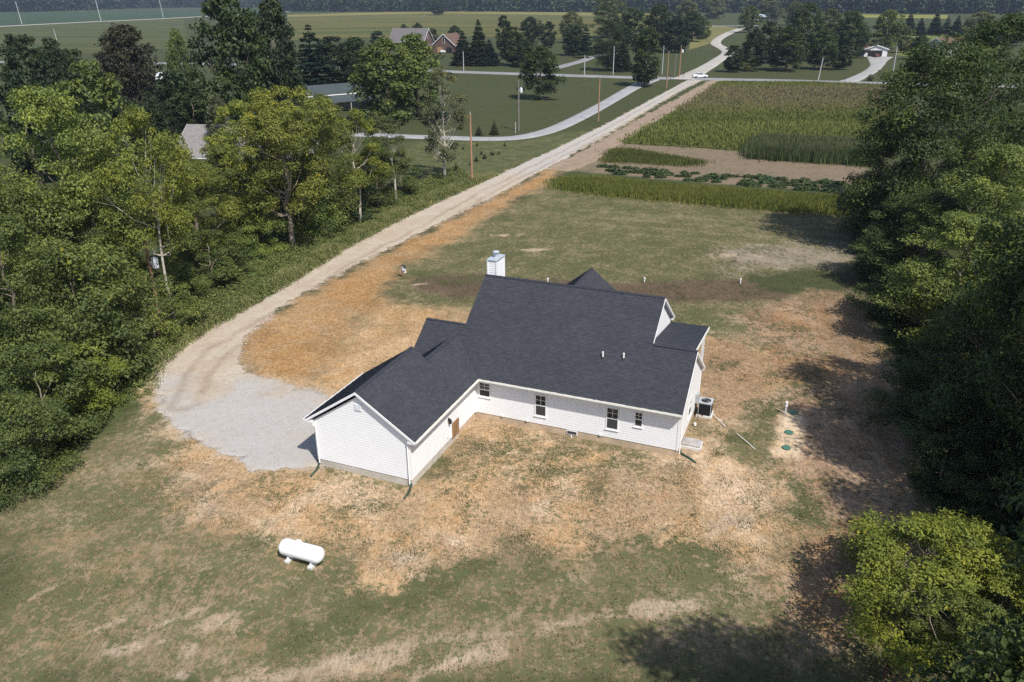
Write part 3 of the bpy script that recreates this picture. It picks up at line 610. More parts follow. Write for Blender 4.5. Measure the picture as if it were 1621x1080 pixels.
GW = 'trees of the wood left of the lane'
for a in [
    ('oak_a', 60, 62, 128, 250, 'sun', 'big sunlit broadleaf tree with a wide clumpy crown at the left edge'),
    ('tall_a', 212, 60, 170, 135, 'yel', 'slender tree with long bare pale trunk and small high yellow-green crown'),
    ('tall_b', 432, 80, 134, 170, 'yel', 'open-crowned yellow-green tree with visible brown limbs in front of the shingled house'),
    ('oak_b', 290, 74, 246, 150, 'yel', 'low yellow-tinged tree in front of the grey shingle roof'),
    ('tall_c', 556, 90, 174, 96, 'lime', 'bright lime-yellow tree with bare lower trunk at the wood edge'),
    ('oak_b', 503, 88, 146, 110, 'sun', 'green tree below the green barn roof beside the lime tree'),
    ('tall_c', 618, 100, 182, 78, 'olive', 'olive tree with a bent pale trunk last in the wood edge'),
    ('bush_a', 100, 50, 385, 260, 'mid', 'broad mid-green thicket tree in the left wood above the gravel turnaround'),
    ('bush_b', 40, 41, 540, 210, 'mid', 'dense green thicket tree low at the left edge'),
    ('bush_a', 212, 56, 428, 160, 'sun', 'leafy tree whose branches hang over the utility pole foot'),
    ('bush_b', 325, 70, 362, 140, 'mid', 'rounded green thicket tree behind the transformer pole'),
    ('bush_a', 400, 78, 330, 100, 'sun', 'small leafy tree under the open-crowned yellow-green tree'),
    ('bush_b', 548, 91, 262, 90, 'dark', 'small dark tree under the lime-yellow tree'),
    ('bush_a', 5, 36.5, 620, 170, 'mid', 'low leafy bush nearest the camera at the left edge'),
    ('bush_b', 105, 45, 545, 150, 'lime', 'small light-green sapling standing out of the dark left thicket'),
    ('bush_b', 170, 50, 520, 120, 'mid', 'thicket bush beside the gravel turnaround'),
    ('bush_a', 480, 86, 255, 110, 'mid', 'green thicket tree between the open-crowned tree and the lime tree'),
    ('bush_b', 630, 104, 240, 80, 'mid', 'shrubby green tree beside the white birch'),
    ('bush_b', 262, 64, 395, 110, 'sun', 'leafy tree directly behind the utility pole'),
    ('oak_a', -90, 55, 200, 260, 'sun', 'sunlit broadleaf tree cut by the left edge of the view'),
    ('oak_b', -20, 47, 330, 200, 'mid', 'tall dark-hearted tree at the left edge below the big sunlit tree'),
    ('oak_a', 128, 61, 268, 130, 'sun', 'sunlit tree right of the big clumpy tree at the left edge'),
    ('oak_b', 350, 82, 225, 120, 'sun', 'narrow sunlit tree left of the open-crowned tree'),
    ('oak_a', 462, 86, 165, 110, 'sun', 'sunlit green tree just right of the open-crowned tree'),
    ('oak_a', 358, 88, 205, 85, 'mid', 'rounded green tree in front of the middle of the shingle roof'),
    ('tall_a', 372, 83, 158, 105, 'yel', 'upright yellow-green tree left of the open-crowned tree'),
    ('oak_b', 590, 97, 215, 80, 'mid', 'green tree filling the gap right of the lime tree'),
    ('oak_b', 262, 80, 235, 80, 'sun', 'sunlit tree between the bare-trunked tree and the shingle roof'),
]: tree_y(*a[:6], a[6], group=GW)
GB = 'trees behind the left wood'
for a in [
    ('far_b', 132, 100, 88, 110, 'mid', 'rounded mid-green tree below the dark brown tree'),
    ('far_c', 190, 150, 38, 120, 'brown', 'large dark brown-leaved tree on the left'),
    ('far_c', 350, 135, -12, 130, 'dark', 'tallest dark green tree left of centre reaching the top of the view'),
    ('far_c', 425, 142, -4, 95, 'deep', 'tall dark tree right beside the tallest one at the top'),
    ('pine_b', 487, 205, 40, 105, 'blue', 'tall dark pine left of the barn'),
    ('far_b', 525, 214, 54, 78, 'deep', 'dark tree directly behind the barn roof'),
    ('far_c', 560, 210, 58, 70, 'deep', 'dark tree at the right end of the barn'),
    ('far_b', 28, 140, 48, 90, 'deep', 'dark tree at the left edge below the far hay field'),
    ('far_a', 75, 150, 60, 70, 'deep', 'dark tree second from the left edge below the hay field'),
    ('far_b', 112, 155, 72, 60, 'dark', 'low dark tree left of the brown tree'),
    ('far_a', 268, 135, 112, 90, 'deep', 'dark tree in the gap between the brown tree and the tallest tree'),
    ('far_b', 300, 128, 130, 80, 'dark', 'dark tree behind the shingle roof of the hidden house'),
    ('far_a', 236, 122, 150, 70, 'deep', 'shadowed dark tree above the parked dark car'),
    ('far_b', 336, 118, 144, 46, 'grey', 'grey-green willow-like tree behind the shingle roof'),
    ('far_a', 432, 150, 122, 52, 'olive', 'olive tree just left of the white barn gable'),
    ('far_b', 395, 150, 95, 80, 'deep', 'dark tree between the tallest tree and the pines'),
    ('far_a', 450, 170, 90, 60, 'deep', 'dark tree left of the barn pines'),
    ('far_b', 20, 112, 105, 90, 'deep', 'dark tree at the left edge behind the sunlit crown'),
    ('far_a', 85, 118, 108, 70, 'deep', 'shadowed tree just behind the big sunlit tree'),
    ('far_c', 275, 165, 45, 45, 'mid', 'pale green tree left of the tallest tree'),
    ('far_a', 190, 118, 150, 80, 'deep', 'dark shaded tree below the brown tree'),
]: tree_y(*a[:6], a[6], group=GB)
GC = 'trees around the lawns beyond the wood'
tree_y('far_c', 608, 168, 60, 115, 'mid', 'large green tree right of the barn, left half of the pair', group=GC)
tree_y('far_a', 655, 176, 53, 100, 'mid', 'large green tree behind the birch, right half of the pair', group=GC)
tree_y('far_b', 690, 165, 160, 40, 'deep', 'dark low tree behind the birch stem', group=GC)
tree_y('birch', 697, 113, 106, 74, 'grey', 'thin birch with white trunk and sparse yellowing crown beside the lane')
tree_b('far_a', 855, 157, 72, 66, 'dark', 'round dark lawn tree standing alone beside the neighbour drive')
tree_b('far_b', 1021, 137, 40, 54, 'dark', 'tall ragged dark tree at the end of the neighbour drive')
for a in [
    ('pine', 733, 104, 48, 42, 'deep', 'dark spruce left in the row by the brick house'),
    ('pine', 758, 104, 30, 44, 'deep', 'tall dark tree second in the row right of the brick house'),
    ('pine', 775, 104, 62, 40, 'blue', 'bluish spruce third in the row right of the brick house'),
    ('far_b', 812, 104, 40, 46, 'dark', 'dark green tree left of the lone round lawn tree'),
    ('far_a', 832, 107, 62, 34, 'dark', 'low dark tree just left of the lone round lawn tree'),
    ('far_b', 798, 88, 22, 28, 'deep', 'dark tree rising above the spruce row'),
    ('far_a', 840, 72, 26, 40, 'deep', 'dark tree beyond the spruce row in front of the pasture'),
    ('far_b', 868, 76, 32, 26, 'deep', 'narrow dark tree above the lone round lawn tree'),
    ('far_c', 905, 68, 18, 40, 'olive', 'pale green tree at the right end of the pasture'),
    ('far_b', 908, 88, 38, 40, 'deep', 'dark tree beyond the field path'),
    ('pine_b', 927, 92, 38, 34, 'blue', 'dark spruce beside the field path'),
    ('oak_a', 962, 112, 30, 60, 'deep', 'big dark tree in front of the road left of the drive mouth'),
    ('pine', 985, 113, 60, 36, 'deep', 'dark conifer tucked right of the big roadside tree'),
    ('far_c', 965, 60, -8, 60, 'olive', 'tall pale tree high in the middle above the roadside trees'),
    ('far_b', 1000, 75, 10, 46, 'dark', 'tree behind the tall ragged tree, left one'),
    ('far_c', 1040, 80, 6, 60, 'deep', 'dark tree behind the tall ragged tree, right one'),
    ('far_b', 1068, 84, 22, 44, 'deep', 'dark tree above the roadside poles'),
    ('far_a', 1095, 66, 18, 50, 'dark', 'dark tree left of the bend in the pale side road'),
    ('far_b', 1112, 62, 30, 30, 'mid', 'green tree at the left verge of the pale side road'),
    ('far_c', 1085, 50, 0, 44, 'grey', 'pale grey-green tree near the top above the side road'),
    ('far_a', 1185, 52, 8, 34, 'mid', 'single rounded green tree at the far end of the side road'),
    ('far_c', 1130, 30, -6, 40, 'grey', 'pale tree at the top left of the side road end'),
    ('far_b', 1160, 114, 70, 36, 'deep', 'dark bush-like tree at the left foot of the roadside grove'),
    ('far_a', 1190, 112, 45, 44, 'deep', 'dark tree second from left in the roadside grove'),
    ('bush_b', 1188, 113, 88, 30, 'mid', 'light green bush in front of the roadside grove'),
    ('far_a', 1244, 112, 42, 66, 'dark', 'tree with a clear dark trunk in the middle of the roadside grove'),
    ('far_b', 1215, 100, 32, 46, 'dark', 'tree behind the light green bush in the grove'),
    ('far_c', 1270, 96, 4, 66, 'dark', 'tallest tree of the roadside grove'),
    ('far_a', 1300, 110, 45, 54, 'dark', 'tree behind the leaning roadside pole'),
    ('far_b', 1330, 110, 70, 34, 'deep', 'small dark tree left of the white garage drive'),
    ('far_c', 1340, 92, 16, 62, 'dark', 'big dark tree left of the white garage'),
    ('far_a', 1356, 88, 34, 30, 'deep', 'dark tree touching the left side of the white garage'),
    ('far_b', 1310, 70, 12, 44, 'olive', 'yellowish green tree showing between the grove crowns'),
    ('far_a', 1400, 78, 15, 50, 'mid', 'loose green tree directly behind the white garage'),
    ('far_b', 1430, 84, 40, 26, 'olive', 'thin tree right of the white garage'),
    ('far_a', 1452, 95, 55, 36, 'dark', 'dark tree right of the white garage drive'),
    ('pine', 1437, 55, 18, 26, 'blue', 'first conifer of the row beyond the meadow'),
    ('pine', 1455, 57, 28, 24, 'blue', 'second conifer of the row beyond the meadow'),
    ('pine', 1478, 56, 16, 26, 'blue', 'third conifer of the row beyond the meadow'),
    ('pine_b', 1496, 57, 26, 26, 'blue', 'fourth conifer of the row beyond the meadow'),
    ('pine', 1512, 58, 24, 26, 'blue', 'fifth conifer of the row beyond the meadow'),
    ('far_c', 1545, 70, 18, 60, 'olive', 'pale tree behind the brown-roofed house at the right'),
    ('far_b', 1590, 72, 28, 60, 'dark', 'dark tree at the right edge below the far wood'),
    ('far_c', 1215, 34, -6, 44, 'grey', 'pale tree above the single tree of the side road'),
    ('far_a', 1255, 40, 2, 40, 'olive', 'pale green tree behind the roadside grove top'),
    ('far_b', 694, 24, -5, 27, 'deep', 'lone dark tree standing in the far pasture'),
    ('far_a', 640, 64, 38, 16, 'deep', 'small dark tree behind the grey-roofed house'),
    ('far_b', 598, 72, 48, 26, 'blue', 'bluish tree left of the grey-roofed house'),
    ('far_a', 662, 66, 36, 20, 'deep', 'dark tree directly above the grey roof ridge'),
    ('far_b', 685, 74, 44, 22, 'deep', 'dark tree between the grey-roofed and the brick house'),
    ('far_a', 720, 66, 40, 24, 'dark', 'dark tree behind the brick house roof'),
]: tree_b(*a[:7], group=GC)
GS = 'young evergreens on the neighbour lawn'
for a in [(758, 214, 198, 16, 'wide young evergreen on the lawn left of its taller neighbour'), (782.5, 213, 190, 19, 'taller young evergreen near the neighbour drive'),
          (722, 272, 256, 12, 'dark little evergreen at the foot of the birch'), (754, 255, 245, 9, 'dark little evergreen right of the orange pole'), (767, 251, 242, 9, 'little evergreen second right of the orange pole'),
          (762, 244, 237, 6, 'smallest evergreen right of the orange pole'), (755, 231, 224, 6, 'small evergreen just below the neighbour drive'), (799, 231, 224, 6, 'small evergreen at the drive edge furthest right'),
          (733, 236, 230, 6, 'small round evergreen left of the orange pole'), (744, 261, 255, 5, 'tiny evergreen touching the orange pole')]:
    tree_b('spruce', *a[:4], 'deep', a[4], group=GS)
for a in [(779, 245, 239, 9, 'brown', 'reddish garden bush on the lawn'), (790, 244, 238, 6, 'olive', 'yellowish garden bush beside the reddish one'), (1377, 128, 117, 11, 'deep', 'clipped round bush beside the garage drive')]:
    tree_b('bush_b', *a[:5], a[5])
GR = 'trees of the wood right of the yard'
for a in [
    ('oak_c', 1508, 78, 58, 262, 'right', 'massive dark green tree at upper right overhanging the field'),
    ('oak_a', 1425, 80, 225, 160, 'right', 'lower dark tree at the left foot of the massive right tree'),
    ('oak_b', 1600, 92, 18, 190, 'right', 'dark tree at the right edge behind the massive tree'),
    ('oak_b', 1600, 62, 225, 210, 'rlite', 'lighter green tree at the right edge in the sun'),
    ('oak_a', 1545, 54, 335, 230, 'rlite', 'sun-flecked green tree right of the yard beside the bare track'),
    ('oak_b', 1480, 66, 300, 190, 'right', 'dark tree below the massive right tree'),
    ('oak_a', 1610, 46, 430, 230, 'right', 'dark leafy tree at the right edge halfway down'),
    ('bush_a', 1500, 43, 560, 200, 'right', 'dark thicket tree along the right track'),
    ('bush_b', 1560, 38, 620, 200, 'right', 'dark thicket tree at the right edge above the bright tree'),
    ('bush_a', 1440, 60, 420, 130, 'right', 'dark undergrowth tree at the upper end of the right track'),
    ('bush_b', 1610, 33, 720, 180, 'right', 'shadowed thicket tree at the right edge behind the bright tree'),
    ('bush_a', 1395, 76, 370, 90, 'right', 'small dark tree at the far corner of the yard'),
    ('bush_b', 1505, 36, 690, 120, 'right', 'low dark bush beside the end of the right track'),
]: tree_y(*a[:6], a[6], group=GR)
tree_y('near', 1492, 25.5, 835, 300, 'lime', 'bright yellow-green leafy tree nearest the camera at lower right', rz=4.0)
tree_y('near', 1612, 25.0, 885, 230, 'lime', 'yellow-green leafy tree at the lower right corner', rz=1.2)
tree_y('near', 1560, 22.5, 960, 200, 'sun', 'green leafy tree at the bottom right edge')
# the same wood goes on beside the camera; its shade falls into the yard
for i, (x, y, h, wd) in enumerate([(15.2, 12.0, 20, 11.5), (27.5, 13, 18, 11), (26.2, 21.5, 20, 11), (27.6, 30.5, 21, 12.5), (28.8, 37.5, 20, 12.5)]):
    tree('oak_c' if i % 2 else 'oak_a', (x, y, -.1), h, wd, 'right', 'green tree of the right-hand wood standing beyond the right edge of view', group=GR)

# far wood: reads as one mass
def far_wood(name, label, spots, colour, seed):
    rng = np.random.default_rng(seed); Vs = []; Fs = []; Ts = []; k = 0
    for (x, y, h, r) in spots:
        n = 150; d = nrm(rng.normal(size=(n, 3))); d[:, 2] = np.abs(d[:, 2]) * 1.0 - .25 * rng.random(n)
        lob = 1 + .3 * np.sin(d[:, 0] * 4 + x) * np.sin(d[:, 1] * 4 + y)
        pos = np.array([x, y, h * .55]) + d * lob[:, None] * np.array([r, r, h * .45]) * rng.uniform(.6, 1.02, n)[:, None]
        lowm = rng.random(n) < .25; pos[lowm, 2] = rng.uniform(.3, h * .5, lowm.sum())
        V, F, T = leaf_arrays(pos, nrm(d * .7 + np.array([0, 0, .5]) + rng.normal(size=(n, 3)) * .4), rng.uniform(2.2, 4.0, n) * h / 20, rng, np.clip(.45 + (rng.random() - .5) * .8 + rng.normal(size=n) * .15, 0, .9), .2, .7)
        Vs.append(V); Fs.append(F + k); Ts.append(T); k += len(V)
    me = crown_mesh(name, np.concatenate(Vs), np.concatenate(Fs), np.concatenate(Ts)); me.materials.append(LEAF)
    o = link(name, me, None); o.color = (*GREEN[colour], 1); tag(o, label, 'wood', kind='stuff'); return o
rr = random.Random(77)
sp = []
for px in np.arange(440, 1760, 6.5):
    for row in range(3):
        yb = 18.5 + 3.2 * sstep(700, 1621, np.array(px)) + rr.uniform(-.5, .5); b = gnd(px + rr.uniform(-4, 4), yb)
        sp.append((b[0], b[1] + row * 22, rr.uniform(17, 27) + row * 3, rr.uniform(6, 10)))
far_wood('far_wood', 'long dark wood closing the view behind the far pasture', sp, 'wood', 3)
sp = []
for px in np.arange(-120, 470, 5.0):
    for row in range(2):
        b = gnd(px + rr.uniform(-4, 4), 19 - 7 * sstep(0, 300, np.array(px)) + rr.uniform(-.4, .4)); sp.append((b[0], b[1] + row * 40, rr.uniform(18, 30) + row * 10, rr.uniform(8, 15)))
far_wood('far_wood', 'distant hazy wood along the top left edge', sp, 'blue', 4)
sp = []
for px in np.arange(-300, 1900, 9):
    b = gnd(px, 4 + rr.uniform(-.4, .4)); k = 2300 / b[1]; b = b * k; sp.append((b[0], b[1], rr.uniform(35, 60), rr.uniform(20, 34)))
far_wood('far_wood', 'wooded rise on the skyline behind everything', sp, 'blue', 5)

# ------------------------------------------------------------------ the white house
SIDING = mat('white_siding', (.80, .80, .81), .45, spec=.3, var=.02, vscale=2)
TRIM = mat('white_trim', (.80, .80, .80), .4, spec=.35)
SOFFIT = mat('soffit', (.70, .70, .70), .6)
FOUND = mat('foundation', (.47, .36, .25), .9, var=.18, vscale=2.2, bump=.4, bscale=14)
FOUNDG = mat('foundation_grey', (.47, .43, .37), .9, var=.15, vscale=2.5, bump=.4, bscale=14)
GLASS = mat('window_glass', (.02, .023, .022), .06, spec=.6)
SCREEN = mat('window_screen', (.045, .045, .045), .7)
MUNT = mat('muntin', (.72, .74, .68), .5)
DRIP = mat('gutter_edge', (.76, .75, .68), .5)
METAL = mat('galvanised', (.46, .50, .54), .45, metal=.25, var=.1, vscale=6)
WOODB = mat('brown_wood', (.26, .15, .075), .7, var=.25, vscale=8, stretch=(1, 1, .2))
BLACK = mat('black_metal', (.02, .02, .02), .5)
GREENP = mat('green_drain', (.025, .055, .035), .5)
CONCRETE = mat('concrete', (.40, .38, .35), .9, var=.15, vscale=4, bump=.3, bscale=20)
CONCL = mat('concrete_light', (.58, .57, .55), .9, var=.1, vscale=6, bump=.3)
PVC = mat('pvc', (.75, .75, .74), .4)

def shingle_material():
    m = bpy.data.materials.new('shingle'); m.use_nodes = True; n = m.node_tree.nodes; l = m.node_tree.links
    b = n['Principled BSDF']; b.inputs['Roughness'].default_value = .88; b.inputs['Specular IOR Level'].default_value = .2
    at = n.new('ShaderNodeAttribute'); at.attribute_name = 'tone'
    geo = n.new('ShaderNodeNewGeometry'); t = n.new('ShaderNodeTexNoise'); t.inputs['Scale'].default_value = 60; t.inputs['Detail'].default_value = 2; l.new(geo.outputs['Position'], t.inputs[0])
    t2 = n.new('ShaderNodeTexNoise'); t2.inputs['Scale'].default_value = .5; t2.inputs['Detail'].default_value = 4; l.new(geo.outputs['Position'], t2.inputs[0])
    a = n.new('ShaderNodeMath'); a.operation = 'MULTIPLY_ADD'; a.inputs[1].default_value = .4; l.new(t.outputs[0], a.inputs[0]); l.new(at.outputs['Fac'], a.inputs[2])
    a2 = n.new('ShaderNodeMath'); a2.operation = 'MULTIPLY_ADD'; a2.inputs[1].default_value = .2; l.new(t2.outputs[0], a2.inputs[0]); l.new(a.outputs[0], a2.inputs[2])
    r = n.new('ShaderNodeValToRGB'); e = r.color_ramp.elements; e[0].position = .35; e[0].color = (.024, .026, .033, 1); e[1].position = 1.25; e[1].color = (.105, .11, .127, 1)
    e[1].position = 1.0
    x = e.new(.68); x.color = (.052, .055, .066, 1)
    mr = n.new('ShaderNodeMath'); mr.operation = 'MULTIPLY'; mr.inputs[1].default_value = .79; l.new(a2.outputs[0], mr.inputs[0])
    l.new(mr.outputs[0], r.inputs[0]); l.new(r.outputs[0], b.inputs['Base Color'])
    return m
SHING = shingle_material()

house = empty('white_house', (-2.287, 43.545, 0), R_(-22.254))
tag(house, 'new white siding house with dark charcoal shingle roof and attached garage', 'house')
ZE, SM, SG, OH, RK, ZF = 2.95, .696, .674, .445, .22, .40
V3 = lambda *a: np.array(a, float)
def slab(poly, nup, t):
    """roof deck: polygon pushed down by t along its normal"""
    n_ = nrm(np.array(nup)); return [np.asarray(q, float) - n_ * .02 for q in poly], -n_ * t

def shingles(name, parent, o, ea, eb, length, intervals, keep=None, seed=0, course=.145):
    """real overlapping tabs on a plane: o + a*ea + b*eb; intervals(b) -> [(a0, a1), ...]"""
    rng = np.random.default_rng(seed); nv = nrm(np.cross(ea, eb)); nv = nv if nv[2] > 0 else -nv
    V = []; T = []; b = 0.0
    while b < length - .01:
        b1 = min(b + course, length)
        for (a0, a1) in intervals(b + course * .5):
            a = a0 - rng.random() * .3
            while a < a1:
                wd = rng.choice([.12, .17, .22, .30]) * rng.uniform(.85, 1.15); x0, x1 = max(a, a0), min(a + wd, a1); a += wd
                if x1 - x0 < .02: continue
                if keep is not None and not keep(o + ea * (x0 + x1) * .5 + eb * (b + b1) * .5): continue
                th = rng.choice([.010, .016, .022]); j = rng.uniform(-.006, .006); lo = b - .015 + j
                p = [o + ea * x0 + eb * lo - nv * .012, o + ea * x1 + eb * lo - nv * .012, o + ea * x1 + eb * lo + nv * th, o + ea * x0 + eb * lo + nv * th, o + ea * x1 + eb * (b1 + .02) - nv * .002, o + ea * x0 + eb * (b1 + .02) - nv * .002]
                V += p; T.append(.41 + .18 * rng.random())
        b = b1
    n = len(T); k = np.arange(n)[:, None] * 6
    F4 = np.concatenate([k + np.array([[0, 1, 2, 3]]), k + np.array([[3, 2, 4, 5]])], 1).reshape(-1, 4)
    me = np_mesh(name, np.array(V), F4, {'tone': ('FLOAT', 'FACE', np.repeat(T, 2))})
    ob = link(name, me, SHING, parent); tag(ob, kind='stuff'); return ob

zP0 = lambda y: ZE + SM * (y + OH)
def zconn(u, y):
    if y > -2.27: return 4.62 - SG * abs(u + 2.03) if u < -2.03 else ZE + SG * (OH - u)
    return ZE + SG * (OH - u)
MR, LR, RR_ = 5.79, 2.55, 3.0           # ridge positions
ZMR, ZLR, ZRR = zP0(MR), zP0(LR), zP0(RR_)
UL, UWL, UR, UE = -1.74, -4.49, 10.13, 12.73
roofs = []
def roof_part(poly, nup, label=None):
    pl, vec = slab(poly, nup, .10)
    o = MB().prism(pl, vec).build('roof', SHING_DECK, house); roofs.append(o)
    if label: o['label'] = label
    return o
SHING_DECK = mat('roof_deck', (.045, .047, .058), .9)
sx = lambda s: math.sqrt(1 + s * s)
# back slope of the main house: the big plane facing the camera
main_back = roof_part([V3(-2.03, 1.95, zP0(1.95)), V3(.445, -OH, ZE), V3(UE, -OH, ZE), V3(UE, RR_, ZRR), V3(UR, RR_, ZRR), V3(UR, MR, ZMR), V3(UL, MR, ZMR), V3(UL, LR, ZLR), V3(UWL, LR, ZLR), V3(UWL, -OH, ZE)], (0, -SM, 1))
def iv_main(b):
    y = -OH + b / sx(SM)
    lo = UL if y > LR else UWL
    hi = UR if y > RR_ else UE
    return [(lo, hi)]
shingles('shingle_field', main_back, V3(0, -OH, ZE), V3(1, 0, 0), V3(0, 1, SM) / sx(SM), (MR + OH) * sx(SM), iv_main, lambda p: zP0(p[1]) > zconn(p[0], p[1]) - .06 if p[0] < .6 else True, 1)
# right slope of the garage and link
P1e = lambda u: ZE + SG * (OH - u)
gar_right = roof_part([V3(OH, -8.18 - RK, ZE), V3(OH, .5, ZE), V3(-2.03, 1.95, 4.62), V3(-2.03, -2.27, 4.62), V3(-2.95, -2.27, P1e(-2.95)), V3(-2.95, -8.18 - RK, P1e(-2.95))], (SG, 0, 1))
def iv_gr(b):
    u = OH - b / sx(SG)
    return [(-8.18 - RK, 2.0 if u > -2.03 else -2.27)]
shingles('shingle_field', gar_right, V3(OH, 0, ZE), V3(0, 1, 0), V3(-1, 0, SG) / sx(SG), (OH + 2.95) * sx(SG), iv_gr, lambda p: p[1] < -OH - .02 or zP0(p[1]) < P1e(p[0]) + .06, 2)
ZGP = P1e(-2.95)
gar_left = roof_part([V3(-2.95, -8.18 - RK, ZGP), V3(-2.95, -2.27, ZGP), V3(-6.345, -2.27, ZE), V3(-6.345, -8.18 - RK, ZE)], (-SG, 0, 1))
shingles('shingle_field', gar_left, V3(-6.345, 0, ZE), V3(0, 1, 0), V3(1, 0, SG) / sx(SG), 3.395 * sx(SG), lambda b: [(-8.18 - RK, -2.27)], None, 3)
link_left = roof_part([V3(-2.03, -2.30, 4.62), V3(-2.03, 1.95, 4.62), V3(-4.5, -OH, ZE), V3(-4.5, -2.30, ZE)], (-SG, 0, 1))
shingles('shingle_field', link_left, V3(-4.5, 0, ZE), V3(0, 1, 0), V3(1, 0, SG) / sx(SG), 2.47 * sx(SG), lambda b: [(-2.29, -OH + b * .82)], None, 4)
# front slopes
main_front = roof_part([V3(UL, MR, ZMR), V3(UR, MR, ZMR), V3(UR, 9.5, ZMR - SM * (9.5 - MR)), V3(UL, 9.5, ZMR - SM * (9.5 - MR))], (0, SM, 1))
shingles('shingle_field', main_front, V3(0, 9.5, ZMR - SM * (9.5 - MR)), V3(1, 0, 0), V3(0, -1, SM) / sx(SM), (9.5 - MR) * sx(SM), lambda b: [(UL, UR)], None, 5)
left_front = roof_part([V3(UWL, LR, ZLR), V3(UL + .2, LR, ZLR), V3(UL + .2, 5.5, ZLR - SM * 2.95), V3(UWL, 5.5, ZLR - SM * 2.95)], (0, SM, 1))
shingles('shingle_field', left_front, V3(0, 5.5, ZLR - SM * 2.95), V3(1, 0, 0), V3(0, -1, SM) / sx(SM), 2.95 * sx(SM), lambda b: [(UWL, UL + .2)], None, 6)
right_front = roof_part([V3(9.8, RR_, ZRR), V3(UE, RR_, ZRR), V3(UE, 6.9, ZRR - SM * 3.9), V3(9.8, 6.9, ZRR - SM * 3.9)], (0, SM, 1))
SH = .155
porch_roof = roof_part([V3(9.97, RR_ + .02, ZRR + .03), V3(UE - .12, RR_ + .02, ZRR + .03), V3(UE - .30, 9.2, ZRR - SH * 6.2), V3(9.97, 9.2, ZRR - SH * 6.2)], (0, SH, 1), 'low-pitched dark roof over the side porch')
shingles('shingle_field', porch_roof, V3(0, 9.2, ZRR - SH * 6.2), V3(1, 0, 0), V3(0, -1, SH) / sx(SH), 6.2 * sx(SH), lambda b: [(9.98, UE - .30 + .18 * b / 6.2)], None, 7)
CG = .80
for sgn in (-1, 1):
    cr = roof_part([V3(3.5, 6.6, 6.3), V3(3.5, 12.5, 6.3), V3(3.5 + sgn * 3.0, 12.5, 6.3 - CG * 3), V3(3.5 + sgn * 3.0, 8.8, 6.3 - CG * 3)], (sgn * CG, 0, 1), 'roof of the front cross gable')
    shingles('shingle_field', cr, V3(3.5 + sgn * 3, 0, 6.3 - CG * 3), V3(0, 1, 0), V3(-sgn, 0, CG) / sx(CG), 3 * sx(CG), lambda b: [(9.2 - b * .75, 12.5)], None, 8 + sgn)
# ridge caps
def ridge(a, b, parent, wdt=.13, drop=.55):
    a = np.array(a, float); b = np.array(b, float); d = nrm(b - a); s = nrm(np.cross(d, [0, 0, 1])); L = np.linalg.norm(b - a)
    mb = MB(); n = int(L / .2)
    for i in range(n):
        p = a + d * L * i / n; q = a + d * (L * (i + 1) / n + .03); lift = V3(0, 0, .035 + .006 * (i % 2)); dn = V3(0, 0, -wdt * drop)
        mb.add([p + lift, q + lift * .8, q + s * wdt + dn + lift, p + s * wdt + dn + lift, q - s * wdt + dn + lift, p - s * wdt + dn + lift], [(0, 1, 2, 3), (1, 0, 5, 4), (0, 3, 5)])
    return mb.build('ridge_cap', RIDGEM, parent)
RIDGEM = mat('ridge_shingle', (.030, .032, .042), .9, var=.3, vscale=9)
ridge((UL, MR, ZMR), (UR, MR, ZMR), main_back); ridge((UWL, LR, ZLR), (UL, LR, ZLR), main_back); ridge((UR, RR_, ZRR + .02), (UE, RR_, ZRR + .02), main_back)
ridge((-2.95, -8.18 - RK, ZGP), (-2.95, -2.27, ZGP), gar_right); ridge((-2.03, -2.27, 4.62), (-2.03, 1.9, 4.62), gar_right); ridge((3.5, 7.2, 6.3), (3.5, 12.5, 6.3), roofs[-1], drop=.8)

# walls: a backing sheet, then every lap board as a piece
LAP = .15
def wall(name, o, ea, nrm_, z0, top, a_lo, a_hi, holes=(), boards=True, m=None):
    """o + a*ea; outside normal nrm_; top(a) gives the wall top; holes (a0, a1, z0, z1)"""
    o = np.array(o, float); ea = np.array(ea, float); nn = np.array(nrm_, float)
    N = 41; aa = np.linspace(a_lo, a_hi, N); pr = [o + ea * a_lo + V3(0, 0, z0), o + ea * a_hi + V3(0, 0, z0)] + [o + ea * a + V3(0, 0, top(a)) for a in aa[::-1]]
    w_ = MB().prism([q - nn * .005 for q in pr], -nn * .12).build(name, m or SIDING, house)
    if not boards: return w_
    ztop = max(top(a) for a in aa); fine = np.linspace(a_lo, a_hi, 400); tops = np.array([top(a) for a in fine]); z = z0
    while z < ztop - .04:
        z1 = min(z + LAP, ztop); ok = tops > z + .05
        if ok.any():
            segs = [(fine[ok][0], fine[ok][-1])]
            for (h0, h1, hz0, hz1) in holes:
                if z < hz1 - .03 and z1 > hz0 + .03:
                    ns_ = []
                    for s0, s1 in segs:
                        if h1 <= s0 or h0 >= s1: ns_.append((s0, s1)); continue
                        if h0 > s0: ns_.append((s0, h0))
                        if h1 < s1: ns_.append((h1, s1))
                    segs = ns_
            ok2 = tops > z1
            for s0, s1 in segs:
                if s1 - s0 < .04: continue
                # upper edge follows a sloping wall top
                t0, t1 = s0, s1
                if ok2.any():
                    if abs(s0 - fine[ok][0]) < 1e-6: t0 = max(s0, fine[ok2][0])
                    if abs(s1 - fine[ok][-1]) < 1e-6: t1 = min(s1, fine[ok2][-1])
                else: t0 = t1 = (s0 + s1) / 2
                q = [(s0, z, .0), (s1, z, .0), (s1, z, .011), (s0, z, .011), (t0, z1, .003), (t1, z1, .003), (t1, z1, .0), (t0, z1, .0)]
                vs = [o + ea * a + V3(0, 0, zz) + nn * d for a, zz, d in q]
                MB().add(vs, [(0, 1, 2, 3), (3, 2, 5, 4), (0, 3, 4, 7), (1, 6, 5, 2)]).build('siding_board', SIDING, w_)
        z = z1
    return w_
eave_top = ZE - .12
